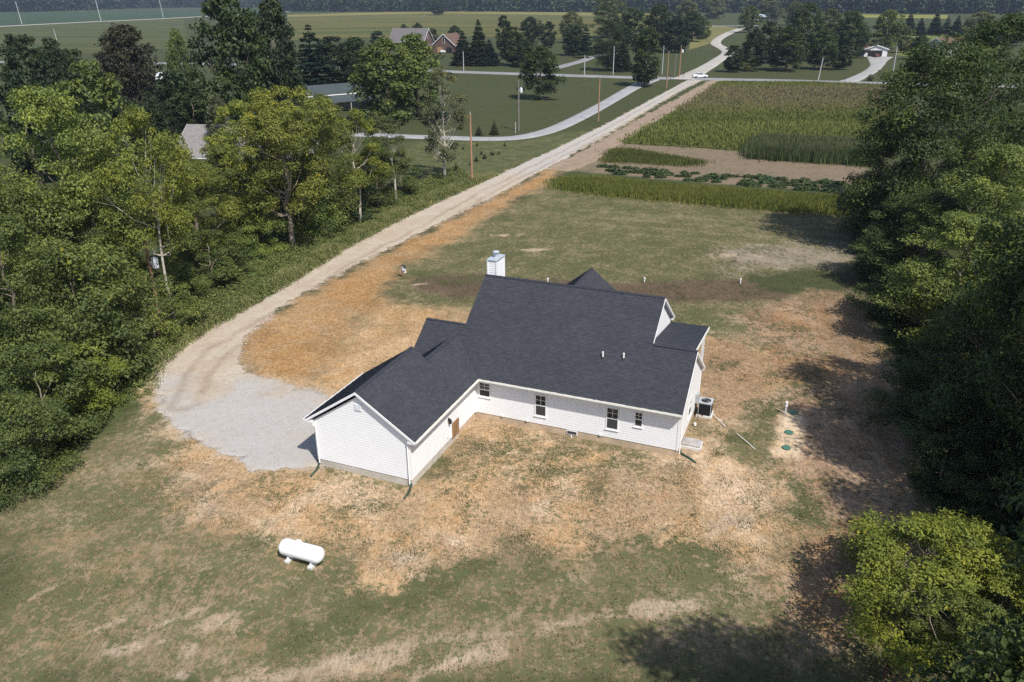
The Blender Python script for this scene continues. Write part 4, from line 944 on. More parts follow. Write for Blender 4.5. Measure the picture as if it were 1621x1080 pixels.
gab = lambda a: min(eave_top + SG * min(a + 5.9 + .02, 0.02 - a) + .02, ZGP - .2)
back_holes = [(.26, 1.05, 1.52, 2.54), (3.92, 4.67, .92, 2.38), (8.31, 9.08, .94, 2.40), (9.96, 10.48, 1.44, 2.43)]
wall('wall', (0, -8.18, 0), (1, 0, 0), (0, -1, 0), ZF, gab, -5.9, 0, [(-3.2, -2.72, 3.98, 4.48)])
wall('wall', (0, 0, 0), (0, 1, 0), (1, 0, 0), ZF, lambda a: eave_top, -8.18, 0, [(-3.45, -2.35, ZF, 2.22)])
wall('wall', (0, 0, 0), (1, 0, 0), (0, -1, 0), ZF, lambda a: eave_top, 0, 12.54, back_holes)
rgab = lambda a: min(zP0(a), ZRR - SM * (a - RR_)) - .16
wall('wall', (12.54, 0, 0), (0, 1, 0), (1, 0, 0), ZF, rgab, 0, 6.6, [(2.78, 3.70, .92, 2.2)])
mgab = lambda a: min(zP0(a), ZMR - SM * (a - MR)) - .16
wall('wall', (9.92, 0, 0), (0, 1, 0), (1, 0, 0), 4.2, lambda a: max(mgab(a), 4.2), 2.4, 9.25)
wall('wall', (-5.9, 0, 0), (0, 1, 0), (-1, 0, 0), ZF, lambda a: eave_top, -8.18, -2.45, [(-7.9, -5.4, ZF, 2.6), (-5.1, -2.7, ZF, 2.6)])
wall('wall', (-1.52, 0, 0), (0, 1, 0), (-1, 0, 0), ZF, mgab, 0, 9.25, boards=False)
wall('wall', (0, 9.25, 0), (1, 0, 0), (0, 1, 0), ZF, lambda a: 4.62, -1.52, 9.92, boards=False)
wall('wall', (0, 6.6, 0), (1, 0, 0), (0, 1, 0), ZF, lambda a: 2.75, 9.92, 12.54, boards=False)
wall('wall', (-4.3, 0, 0), (0, 1, 0), (-1, 0, 0), ZF, lambda a: 2.8 if a < 1.0 else min(zP0(a), ZLR - SM * (a - LR)) - .2, -2.45, 5.1, boards=False)
wall('wall', (0, 5.1, 0), (1, 0, 0), (0, 1, 0), ZF, lambda a: 2.8, -4.3, -1.5, boards=False)
wall('wall', (0, -2.45, 0), (1, 0, 0), (0, 1, 0), ZF, lambda a: min(ZE - .35 + SG * (a + 6.3), ZE - .35 + SG * (.4 - a)), -5.9, -.14, boards=False)
wall('wall', (0, 12.2, 0), (1, 0, 0), (0, 1, 0), ZF, lambda a: 6.1 - CG * abs(a - 3.5), .9, 6.1, boards=False)
wall('wall', (.9, 0, 0), (0, 1, 0), (-1, 0, 0), ZF, lambda a: 3.8, 9.25, 12.2, boards=False); wall('wall', (6.1, 0, 0), (0, 1, 0), (1, 0, 0), ZF, lambda a: 3.8, 9.25, 12.2, boards=False)
# porch posts under the low roof
for yy in (8.9,):
    for uu in (10.15, 12.2): MB().box(uu - .08, uu + .08, yy - .08, yy + .08, 0, ZRR - SH * (yy - 3) - .12).build('porch_post', TRIM, house)
# corner posts
for (u0, y0, u1, y1, zt) in [(-5.93, -8.21, -5.82, -8.10, 2.85), (-.08, -8.21, .03, -8.10, 2.85), (12.46, -.03, 12.57, .08, 2.85), (12.46, 6.52, 12.57, 6.63, 2.6), (.004, -.11, .11, -.004, 2.82)]:
    MB().box(u0, u1, y0, y1, ZF - .01, zt).build('corner_post', TRIM, house)
# foundation
fb = MB(); fb.box(-5.88, -.02, -8.16, -2.47, -.4, ZF + .004); fb.build('foundation', FOUNDG, house)
MB().box(-4.28, -.02, -2.47, 0.02, -.4, ZF).build('foundation', FOUND, house)
MB().box(-1.5, 12.52, .02, 6.55, -.4, ZF).build('foundation', FOUND, house)
MB().box(-1.49, 9.9, 6.55, 9.22, -.4, ZF + .002).build('foundation', FOUND, house); MB().box(-4.27, -1.5, .03, 5.08, -.4, ZF - .002).build('foundation', FOUND, house)
MB().box(.92, 6.08, 9.22, 12.18, -.4, ZF + .003).build('foundation', FOUND, house)
# soffits, fascia and rakes
def bar(name, pts, vec, m=None): return MB().prism(pts, vec).build(name, m or TRIM, house)
bar('soffit', [V3(0.02, -OH + .02, ZE - .125), V3(UE - .01, -OH + .02, ZE - .125), V3(UE - .01, .0, ZE - .125), V3(0.02, 0, ZE - .125)], (0, 0, .02), SOFFIT)
bar('soffit', [V3(0, -8.18 - RK + .01, ZE - .127), V3(OH - .02, -8.18 - RK + .01, ZE - .127), V3(OH - .02, 0, ZE - .127), V3(0, 0, ZE - .127)], (0, 0, .02), SOFFIT)
bar('soffit', [V3(-6.32, -8.18 - RK + .01, ZE - .127), V3(-5.9, -8.18 - RK + .01, ZE - .127), V3(-5.9, -2.3, ZE - .127), V3(-6.32, -2.3, ZE - .127)], (0, 0, .02), SOFFIT)
def rake(a, b, outdir, m=None, wid=.19, inner=.24):
    """fascia board under a sloping roof edge and the soffit behind it"""
    a = np.array(a, float); b = np.array(b, float); o_ = np.array(outdir, float)
    MB().prism([a + V3(0, 0, -.035), b + V3(0, 0, -.035), b + V3(0, 0, -wid), a + V3(0, 0, -wid)], o_ * .025).build('rake_board', TRIM, house)
    MB().prism([a + V3(0, 0, -wid + .03), b + V3(0, 0, -wid + .03), b + V3(0, 0, -wid + .05), a + V3(0, 0, -wid + .05)], -o_ * inner).build('rake_soffit', SOFFIT, house)
f = (0, -1, 0); yr = -8.18 - RK
rake((-2.95, yr, ZGP), (OH, yr, ZE), f); rake((-6.345, yr, ZE), (-2.95, yr, ZGP), f)
for e in ((UE, (1, 0, 0)),):
    rake((UE, -OH, ZE), (UE, RR_, ZRR), e[1]); rake((UE, RR_, ZRR), (UE, 6.9, ZRR - SM * 3.9), e[1])
rake((UR, RR_ + .1, zP0(RR_ + .1)), (UR, MR, ZMR), (1, 0, 0)); rake((UR, MR, ZMR), (UR, 9.5, ZMR - SM * (9.5 - MR)), (1, 0, 0))
bar('eave_return', [V3(UR - .24, 9.1, 4.55), V3(UR, 9.1, 4.55), V3(UR, 9.55, 4.55), V3(UR - .24, 9.55, 4.55)], (0, 0, .16))
bar('eave_return', [V3(UE - .2, 6.6, 2.50), V3(UE, 6.6, 2.50), V3(UE, 6.95, 2.50), V3(UE - .2, 6.95, 2.50)], (0, 0, .16))
bar('eave_return', [V3(-6.34, yr, ZE - .2), V3(-5.9, yr, ZE - .2), V3(-5.9, yr + .2, ZE - .2), V3(-6.34, yr + .2, ZE - .2)], (0, 0, .16))
bar('eave_return', [V3(0, yr, ZE - .2), V3(OH, yr, ZE - .2), V3(OH, yr + .2, ZE - .2), V3(0, yr + .2, ZE - .2)], (0, 0, .16))
bar('eave_return', [V3(UE - .2, -OH, ZE - .2), V3(UE, -OH, ZE - .2), V3(UE, 0, ZE - .2), V3(UE - .2, 0, ZE - .2)], (0, 0, .16))
pe = MB().prism([V3(UE - .12, RR_, ZRR + .04), V3(UE - .30, 9.2, ZRR - SH * 6.2 + .01), V3(UE - .30, 9.2, ZRR - SH * 6.2 - .14), V3(UE - .12, RR_, ZRR - .11)], (.05, 0, 0)).build('drip_edge', DRIP, house)
def gutter(a, b, out, m=None):
    a = np.array(a, float); b = np.array(b, float); o_ = np.array(out, float); up = V3(0, 0, 1); t = .02
    mb = MB()
    mb.prism([a, b, b + o_ * .10, a + o_ * .10], -up * t)
    mb.prism([a + o_ * .10, b + o_ * .10, b + o_ * .115, a + o_ * .115], up * .095); mb.prism([a, b, b + o_ * .012, a + o_ * .012], up * .095)
    mb.prism([a, a + o_ * .13, a + o_ * .13 + up * .09, a + up * .09], nrm(b - a) * .01); mb.prism([b, b + o_ * .13, b + o_ * .13 + up * .09, b + up * .09], -nrm(b - a) * .01)
    return mb.build('gutter', m or DRIP, house)
gz = ZE - .105
gutter((OH + .0, -OH, gz), (UE, -OH, gz), (0, -1, 0)); gutter((OH, -8.18 - RK, gz), (OH, -OH - .0, gz), (1, 0, 0)); gutter((-6.345, -8.18 - RK, gz), (-6.345, -2.27, gz), (-1, 0, 0), TRIM)
# downspouts with their drain hoses
def downspout(u, y, out, eave):
    o_ = np.array(out, float); e = np.array(eave, float)
    mb = MB()
    for p, q in ((e, V3(u, y, 2.5) + o_ * .05), (V3(u, y, 2.5) + o_ * .05, V3(u, y, .18) + o_ * .05)): 
        mb.tube([p, q], .042, 4)
    return mb.build('downspout', TRIM, house)
downspout(-5.80, -8.21, (0, -1, 0), (-6.30, -8.25, 2.84)); downspout(-.10, -8.21, (0, -1, 0), (.50, -8.25, 2.84)); downspout(12.60, .06, (1, 0, 0), (12.6, -.5, 2.84))
# windows
def window(o, ea, nn, a0, a1, z0, z1, mun=True, cols=2, rows=2):
    o = np.array(o, float); ea = np.array(ea, float); nn = np.array(nn, float)
    pt = lambda a, z, d: o + ea * a + V3(0, 0, z) + nn * d
    def rect(b_, x0, x1, y0, y1, d0, d1): b_.prism([pt(x0, y0, d0), pt(x1, y0, d0), pt(x1, y1, d0), pt(x0, y1, d0)], nn * (d1 - d0))
    f_ = MB(); t = .07
    rect(f_, a0 - t, a0, z0 - t, z1 + t, -.02, .035); rect(f_, a1, a1 + t, z0 - t, z1 + t, -.02, .035); rect(f_, a0, a1, z1, z1 + t, -.02, .034); rect(f_, a0, a1, z0 - t, z0, -.02, .034)
    wd = f_.build('window', TRIM, house)
    zm = z0 + (z1 - z0) * .5; s = MB(); rect(s, a0, a1, zm - .03, zm + .03, -.01, .026); s.build('meeting_rail', TRIM, wd)
    s = MB(); rect(s, a0 - t - .03, a1 + t + .03, z0 - t - .035, z0 - t, -.01, .075); s.build('sill', TRIM, wd)
    s = MB(); rect(s, a0, a1, zm + .03, z1, -.012, -.004); s.build('pane', GLASS, wd)
    s = MB(); rect(s, a0, a1, z0, zm - .03, -.012, .004); s.build('screen', SCREEN, wd)
    if mun:
        am = (a0 + a1) / 2; zq = (zm + .03 + z1) / 2
        s = MB(); rect(s, am - .012, am + .012, zm + .03, z1, -.004, .012); s.build('muntin', MUNT, wd)
        s = MB(); rect(s, a0, am - .012, zq - .012, zq + .012, -.004, .011); s.build('muntin', MUNT, wd)
        s = MB(); rect(s, am + .012, a1, zq - .012, zq + .012, -.004, .011); s.build('muntin', MUNT, wd)
    return wd
for (a0, a1, z0, z1) in ((.33, .98, 1.59, 2.47), (3.99, 4.60, .99, 2.31), (8.38, 9.01, 1.01, 2.33), (10.03, 10.41, 1.51, 2.36)): window((0, 0, 0), (1, 0, 0), (0, -1, 0), a0, a1, z0, z1)
window((12.54, 0, 0), (0, 1, 0), (1, 0, 0), 2.85, 3.63, 1.0, 2.12)
# gable vent, side door, wall lamp, foundation vent
gvt = MB().box(-3.17, -2.75, -8.235, -8.19, 4.02, 4.44).build('gable_vent', TRIM, house)
for k in range(6): MB().obox((-2.96, -8.245, 4.08 + k * .06), (.17, 0, 0), (0, .012, -.012), (0, .003, .003)).build('louvre', SIDING, gvt)
door = MB().box(-.02, .03, -3.36, -2.44, ZF + .02, 2.12).build('door', TRIM, house)
dfr = MB(); dfr.box(-.02, .045, -3.45, -3.36, ZF, 2.22); dfr.box(-.02, .045, -2.44, -2.35, ZF, 2.22); dfr.box(-.02, .044, -3.36, -2.44, 2.12, 2.22); dfr.build('door_frame', TRIM, house)
for k, y0 in enumerate((-3.34, -3.045, -2.75)): MB().box(.034, .062, y0, y0 + .28, .30, 1.28 - .0).build('brown_plank', WOODB, door)
for z0 in (.42, 1.08): MB().box(.063, .085, -3.34, -2.47, z0, z0 + .07).build('brown_rail', WOODB, door)
MB().tube([(.03, -3.26, 1.42), (.09, -3.26, 1.42)], .03, 8).build('door_handle', METAL, door)
lamp = MB(); lamp.box(.02, .05, -3.78, -3.66, 1.62, 1.86); lamp.box(.05, .16, -3.745, -3.695, 1.80, 1.84); lamp.box(.07, .20, -3.79, -3.65, 1.52, 1.76); lamp.build('wall_lamp', BLACK, house)
fv = MB().box(5.95, 6.62, -.03, .03, .10, .36).build('foundation_vent', TRIM, house); MB().box(6.0, 6.57, -.038, -.031, .14, .32).build('vent_screen', SCREEN, fv)
for u_ in (1.75, 3.35, 7.95): MB().box(u_, u_ + .14, -.07, -.02, .42, .54).build('wall_outlet', TRIM, house)
MB().box(.02, .06, -3.95, -3.85, .62, .74).build('wall_outlet', CONCL, house)
MB().tube([(6.3, -.15, -.05), (6.3, -.15, .12)], .04, 8).build('drain_stub', PVC, house)
# garage doors on the court side
for (y0, y1) in ((-7.85, -5.45), (-5.05, -2.75)):
    gd = MB().box(-5.93, -5.90, y0, y1, ZF - .35, 2.5).build('garage_door', TRIM, house)
    for k in range(4):
        for j in range(4): MB().box(-5.945, -5.93, y0 + .08 + j * .58, y0 + .56 + j * .58, .12 + k * .6, .58 + k * .6).build('door_panel', SIDING, gd)
# vent pipes through the roof
for (u_, y_) in ((7.46, 1.85), (8.68, 1.96)):
    z = zP0(y_); vp = MB().tube([(u_, y_, z - .1), (u_, y_, z + .36)], .055, 10).build('vent_pipe', PVC, house)
    MB().tube([(u_, y_, z - .05), (u_, y_, z + .06)], [.13, .06], 10).build('pipe_flashing', BLACK, vp)
# chimney
ch = MB().box(-1.86, -1.22, 6.42, 7.75, 0, 8.05).build('chimney', SIDING, house)
z = 6.2
while z < 8.0:
    MB().add([(-1.86, 6.42, z), (-1.22, 6.42, z), (-1.22, 6.40, z), (-1.86, 6.40, z), (-1.86, 6.416, z + LAP), (-1.22, 6.416, z + LAP)], [(0, 1, 2, 3), (3, 2, 5, 4)]).build('siding_board', SIDING, ch)
    MB().add([(-1.22, 6.42, z), (-1.22, 7.75, z), (-1.20, 7.75, z), (-1.20, 6.42, z), (-1.216, 6.42, z + LAP), (-1.216, 7.75, z + LAP)], [(0, 1, 2, 3), (3, 2, 5, 4)]).build('siding_board', SIDING, ch); z += LAP
for (u0, y0) in ((-1.89, 6.37), (-1.27, 6.37), (-1.27, 7.70)): MB().box(u0, u0 + .08, y0, y0 + .08, 5.5, 8.045).build('corner_post', TRIM, ch)
MB().box(-1.92, -1.16, 6.36, 7.81, 8.05, 8.12).build('chimney_cap', METAL, ch)
fl = MB(); fl.tube([(-1.54, 7.1, 8.1), (-1.54, 7.1, 8.42)], .13, 14); fl.tube([(-1.54, 7.1, 8.36), (-1.54, 7.1, 8.44), (-1.54, 7.1, 8.5), (-1.54, 7.1, 8.56)], [.15, .23, .23, .1], 14); fl.build('flue_pipe', METAL, ch, smooth=False)

def H2W(u, y, z=0):
    c, s = math.cos(HA), math.sin(HA); return np.array([-2.287 + u * c - y * s, 43.545 + u * s + y * c, z])

# ------------------------------------------------------------------ other buildings
def gable_house(name, label, pos, rz, L, D, hw, pitch, wallm, roofm, wins=(), doors=(), oh=.45, cat='house', trim=None):
    """ridge along local X; wins (side, a, z, w, h) with side 'f' (front, -Y), 'l' (-X), 'r' (+X)"""
    r = empty(name, (pos[0], pos[1], 0), rz); tag(r, label, cat); tr = trim or TRIM
    x0, x1, y0, y1 = -L / 2, L / 2, -D / 2, D / 2; zr = hw + pitch * D / 2
    MB().prism([V3(x0, y0, -.3), V3(x0, y1, -.3), V3(x0, y1, hw), V3(x0, 0, zr), V3(x0, y0, hw)], (L, 0, 0)).build('wall', wallm, r)
    for s in (-1, 1):
        e = D / 2 + oh; n_ = nrm(V3(0, s * pitch, 1))
        pl = [V3(x0 - oh, 0, zr + .04), V3(x1 + oh, 0, zr + .04), V3(x1 + oh, s * e, zr - pitch * e + .04), V3(x0 - oh, s * e, zr - pitch * e + .04)]
        ro = MB().prism(pl, n_ * .14).build('roof', roofm, r)
        for xx in (x0 - oh, x1 + oh):
            MB().prism([V3(xx, 0, zr + .17), V3(xx, s * e, zr - pitch * e + .17), V3(xx, s * e, zr - pitch * e - .12), V3(xx, 0, zr - .12)], (.05 if xx > 0 else -.05, 0, 0)).build('rake_board', tr, ro)
        MB().box(x0 - oh, x1 + oh, s * e - .03, s * e + .03, zr - pitch * e - .1, zr - pitch * e + .1).build('fascia', tr, ro)
    for (sd_, a, z, w_, h_) in wins:
        f_ = MB()
        if sd_ == 'f': f_.box(a - w_ / 2, a + w_ / 2, y0 - .06, y0 + .02, z, z + h_)
        elif sd_ == 'l': f_.box(x0 - .06, x0 + .02, a - w_ / 2, a + w_ / 2, z, z + h_)
        else: f_.box(x1 - .02, x1 + .06, a - w_ / 2, a + w_ / 2, z, z + h_)
        wo = f_.build('window', tr, r); p_ = MB()
        if sd_ == 'f': p_.box(a - w_ / 2 + .1, a + w_ / 2 - .1, y0 - .08, y0 - .06, z + .1, z + h_ - .1)
        elif sd_ == 'l': p_.box(x0 - .08, x0 - .06, a - w_ / 2 + .1, a + w_ / 2 - .1, z + .1, z + h_ - .1)
        else: p_.box(x1 + .06, x1 + .08, a - w_ / 2 + .1, a + w_ / 2 - .1, z + .1, z + h_ - .1)
        p_.build('pane', GLASS, wo)
    for (sd_, a, w_, h_, m) in doors:
        d_ = MB()
        if sd_ == 'f': d_.box(a - w_ / 2, a + w_ / 2, y0 - .07, y0 + .02, 0, h_)
        elif sd_ == 'l': d_.box(x0 - .07, x0 + .02, a - w_ / 2, a + w_ / 2, 0, h_)
        else: d_.box(x1 - .02, x1 + .07, a - w_ / 2, a + w_ / 2, 0, h_)
        d_.build('door', m, r)
    return r
RGREY = mat('shingle_weathered', (.20, .185, .18), .9, var=.3, vscale=5, bump=.5, bscale=9)
RDARK = mat('shingle_grey', (.125, .115, .115), .9, var=.2, vscale=3)
RBROWN = mat('shingle_brown', (.115, .070, .052), .9, var=.2, vscale=3)
RBLUE = mat('metal_roof_green', (.052, .066, .068), .7, var=.12, vscale=1.2)
BRICK = mat('brick_wall', (.12, .075, .062), .9, var=.2, vscale=6)
CREAM = mat('cream_siding', (.34, .33, .31), .7, var=.08, vscale=3)
WHITEW = mat('white_wall', (.60, .61, .63), .6)
OPENSHADE = mat('opening_shade', (.012, .012, .014), .8)  # near-black panel colour, painted shade in place of an unlit interior
GREYD = mat('grey_door', (.45, .46, .48), .6)
TAND = mat('tan_door', (.35, .20, .11), .6)

q = at_y(517, 140, 190)
bn = gable_house('barn', 'long barn with grey-green metal roof and pale gable behind the wood', (q[0], 190), R_(36), 15, 9.0, 3.6, .34, CREAM, RBLUE, doors=[('l', -1, 3.0, 2.6, GREYD)], cat='barn')
MB().prism([V3(-6.5, -4.7, 3.2), V3(7.5, -4.7, 3.2), V3(7.5, -8.2, 2.1), V3(-2.5, -8.2, 2.1)], (0, 0, .12)).build('lean_to_roof', RBLUE, bn)
for xx in (-2.2, 2.0, 6.9): MB().box(xx - .1, xx + .1, -8.1, -7.9, 0, 2.1).build('lean_to_post', CREAM, bn)
for k in range(16): MB().prism([V3(-7.7 + k * 1.02, 0, 5.27), V3(-7.64 + k * 1.02, 0, 5.27), V3(-7.64 + k * 1.02, -4.9, 3.6), V3(-7.7 + k * 1.02, -4.9, 3.6)], (0, -.02, .06)).build('roof_rib', RBLUE, bn)
q = at_y(395, 190, 124)
gable_house('house', 'weathered shingle-roofed house half hidden behind the left wood', (q[0], 121), R_(-8), 17, 11, 2.9, .62, CREAM, RGREY, wins=[('f', -5, 1, 1.2, 1.4), ('f', -1, 1, 1.2, 1.4), ('f', 4, .9, 1.6, 1.5), ('l', -2, 1, 1.1, 1.4), ('l', 2, 1, 1.1, 1.4)], doors=[('f', 1.5, 1.0, 2.1, GREYD)])
q = gnd(648, 82)
gable_house('house', 'far house with long grey roof and brick gable end', (q[0], q[1] + 10), R_(-18), 17, 11, 4.2, .95, BRICK, RDARK, wins=[('r', -1.5, 1.2, 1.2, 1.5), ('r', 1.5, 1.2, 1.2, 1.5), ('r', 0, 5, 1.2, 1.4), ('f', 5, 1, 1.4, 1.5)])
q = gnd(706, 84)
gable_house('house', 'far brick house with white-edged gable facing the road', (q[0] + 1.5, q[1] + 7), R_(70), 14, 10.5, 3.4, .82, BRICK, RBROWN, wins=[('l', 0, 3.9, 1.1, 2.4)], doors=[('l', 2.0, 2.4, 2.4, TAND), ('l', -2.6, 2.6, 2.4, OPENSHADE)])
q = gnd(1393, 90)
gable_house('garage', 'white garage with red-brown roof and doorway panel darkened as if open', (q[0] - 1, q[1] + 5), R_(80), 10, 8.6, 2.9, .33, WHITEW, RBROWN, doors=[('l', 0.3, 5.4, 2.4, OPENSHADE)], cat='garage')
q = gnd(1500, 92)
gable_house('house', 'pale house with brown roof partly hidden by the right wood', (q[0] + 3, q[1] + 8), R_(25), 13, 9, 4.6, .5, CREAM, RBROWN, wins=[('f', -3, 2.6, 1.1, 1.3), ('l', 0, 2.6, 1.1, 1.3), ('f', 2, 1, 1.2, 1.4)])
q = gnd(1457, 92)
gable_house('shed', 'small white shed left of the brown-roofed house', (q[0], q[1]), R_(10), 4, 3, 2.2, .5, WHITEW, WHITEW, cat='shed')
q = at_y(259, 92, 240)
gable_house('shed', 'small white hip-topped shed between the brown tree and the tallest tree', (q[0], 240), R_(15), 6, 5, 2.6, .45, WHITEW, mat('tin_roof', (.5, .52, .55), .5), cat='shed')
q = gnd(1203, 32)
gable_house('house', 'tiny far pale-roofed house at the end of the side road', (q[0], q[1]), R_(5), 16, 9, 3, .4, CREAM, mat('tin_roof_blue', (.35, .42, .48), .5))

# ------------------------------------------------------------------ utility poles
POLEO = mat('pole_new_wood', (.32, .18, .11), .85, var=.2, vscale=3, stretch=(2, 2, .3))
POLEG = mat('pole_old_wood', (.17, .155, .14), .9, var=.2, vscale=3, stretch=(2, 2, .3))
POLEL = mat('pole_pale', (.40, .41, .41), .8)
CANM = mat('transformer_can', (.60, .63, .66), .45)
INSU = mat('insulator', (.35, .36, .37), .4)
def pole(px, by, ty, rad, m, label, arm=0, can=False, lean=0.0, gy_=None, loc=None, height=None, bracket=False):
    b = gnd(px, by) if loc is None else np.array([*loc, 0.]); h = height or at_y(px, ty, b[1])[2]
    r = empty('utility_pole', (b[0], b[1], -.05)); tag(r, label, 'pole', 'utility poles')
    MB().tube([(0, 0, 0), (lean * h, 0, h)], [rad, rad * .72], 10).build('post', m, r)
    MB().tube([(lean * h, 0, h), (lean * h, 0, h + .3)], [.07, .05], 6).build('insulator', INSU, r)
    if arm: 
        a_ = MB().box(lean * h - arm, lean * h + arm, -.06 - rad, .06 - rad, h - .6, h - .45).build('crossarm', m, r)
        for k in (-.9, -.45, .45, .9): MB().tube([(lean * h + k * arm, -rad, h - .45), (lean * h + k * arm, -rad, h - .28)], .05, 6).build('insulator', INSU, a_)
    if can:
        z = h - (1.9 if not bracket else 2.6); MB().tube([(rad + .32, 0, z), (rad + .32, 0, z + .08), (rad + .32, 0, z + .85), (rad + .32, 0, z + .95)], [.2, .27, .27, .12], 14).build('transformer', CANM, r)
        MB().box(rad * .7, rad + .1, -.05, .05, z + .3, z + .6).build('bracket', INSU, r)
        MB().tube([(rad + .32, 0, z + .9), (rad + .32, 0, z + 1.15)], [.05, .04], 6).build('bushing', INSU, r)
    if bracket: MB().tube([(rad, 0, h - 1.4), (rad + .45, -.1, h - 1.15), (rad + .95, -.1, h - .95)], .035, 6).build('cutout_arm', PVC, r)
    return r
pole(747, 286, 180, .16, POLEO, 'orange-brown new utility pole standing beside the lane')
pole(821, 207, 130, .17, POLEG, 'grey utility pole with transformer beside the neighbour drive', can=True)
pole(947, 192, 122, .14, POLEO, 'brown utility pole between the neighbour drive and the lane')
pole(734, 112, 82, .15, POLEL, 'pale utility pole behind the road, leftmost of the far ones')
pole(925, 120, 88, .15, POLEL, 'pale roadside pole below the big roadside tree')
pole(970.5, 118, 74, .15, POLEL, 'tall pale pole in front of the big roadside tree')
pole(1055, 140, 83, .15, POLEO, 'brown pole at the lane mouth, left of the crossing')
pole(1067, 120, 88, .14, POLEG, 'grey leaning pole at the crossing', lean=.04)
pole(1075, 123, 73, .16, POLEO, 'tall brown pole with small transformer at the crossing', can=True)
pole(1048, 118, 73, .13, POLEL, 'pale street-lamp pole left of the crossing')
pole(1295, 127.5, 92, .15, POLEL, 'leaning pale pole in front of the roadside grove', lean=.09)
pole(1411, 128, 75, .15, POLEL, 'pale pole right of the garage drive', arm=.0)
pole(160, 33.5, -8, .34, POLEL, 'tall pale transmission pole on the far road, middle of three', lean=-.07)
pole(258.5, 27.5, -10, .34, POLEL, 'tall pale transmission pole on the far road, right of three', lean=-.07)
pole(35, 39, 3, .34, POLEL, 'tall pale transmission pole on the far road, left of three', lean=-.06)
pole(91, 68, 46, .2, POLEL, 'pale pole in the hay field above the left dark trees', lean=-.07)
b = at_y(228, 375, 61.5); pole(228, 0, 0, .15, POLEO, 'orange pole with white transformer can in the left wood', can=True, loc=(b[0], 61.5), height=b[2], bracket=True)
b = gnd(254, 545); gp = empty('guy_post', (b[0], b[1], 0)); tag(gp, 'short orange-brown post with pale conduit at the wood edge by the turnaround', 'post')
MB().tube([(0, 0, -.1), (.02, 0, 2.3)], [.14, .13], 8).build('post', POLEO, gp); MB().tube([(-.22, -.12, -.1), (-.28, -.12, 1.9)], .035, 6).build('conduit', PVC, gp)
b = gnd(816, 210); ms = empty('marker_stake', (b[0], b[1], 0)); tag(ms, 'short pale stake beside the transformer pole', 'stake'); MB().tube([(0, 0, -.1), (0, 0, 1.9)], [.08, .07], 6).build('post', POLEL, ms)
# wires
def wire(a, b, lb):
    p_ = [np.array(at_y(q_[0], q_[2], gnd(q_[0], q_[1])[1])) for q_ in (a, b)]; pts = [p_[0] * (1 - t) + p_[1] * t - np.array([0, 0, 1.2 * 4 * t * (1 - t)]) for t in np.linspace(0, 1, 9)]
    o = MB().tube(pts, .022, 5).build('power_line', BLACK); tag(o, lb, 'wire', 'power lines')
wire((747, 286, 180), (821, 207, 130), 'thin wire from the orange-brown pole to the grey transformer pole')
wire((821, 207, 130), (947, 192, 122), 'thin wire from the grey transformer pole to the brown pole by the drive')
wire((947, 192, 122), (1055, 140, 83), 'thin wire from the brown pole by the drive to the crossing')
wire((734, 112, 82), (925, 120, 88), 'thin wire along the road, leftmost span')
wire((925, 120, 88), (970.5, 118, 74), 'thin wire along the road before the big roadside tree')
wire((970.5, 118, 74), (1075, 123, 73), 'thin wire along the road up to the crossing')
wire((1075, 123, 73), (1297, 127.5, 92), 'thin wire along the road in front of the grove')
# mailboxes at the crossing
for i, (px, by, lb) in enumerate([(1058, 124, 'dark mailbox at the crossing, nearest the brown pole'), (1082, 123.5, 'dark mailbox at the crossing, nearest the white car'), (1337, 131, 'small dark mailbox at the mouth of the garage drive')]):
    b = gnd(px, by); mbx = empty('mailbox', (b[0], b[1], 0)); tag(mbx, lb, 'mailbox', 'roadside mailboxes')
    MB().box(-.06, .06, -.06, .06, -.1, 1.1).build('post', POLEG, mbx)
    MB().prism([V3(-.15, -.3, 1.1), V3(.15, -.3, 1.1), V3(.15, -.3, 1.3), V3(.08, -.3, 1.42), V3(-.08, -.3, 1.42), V3(-.15, -.3, 1.3)], (0, .6, 0)).build('box', BLACK, mbx)

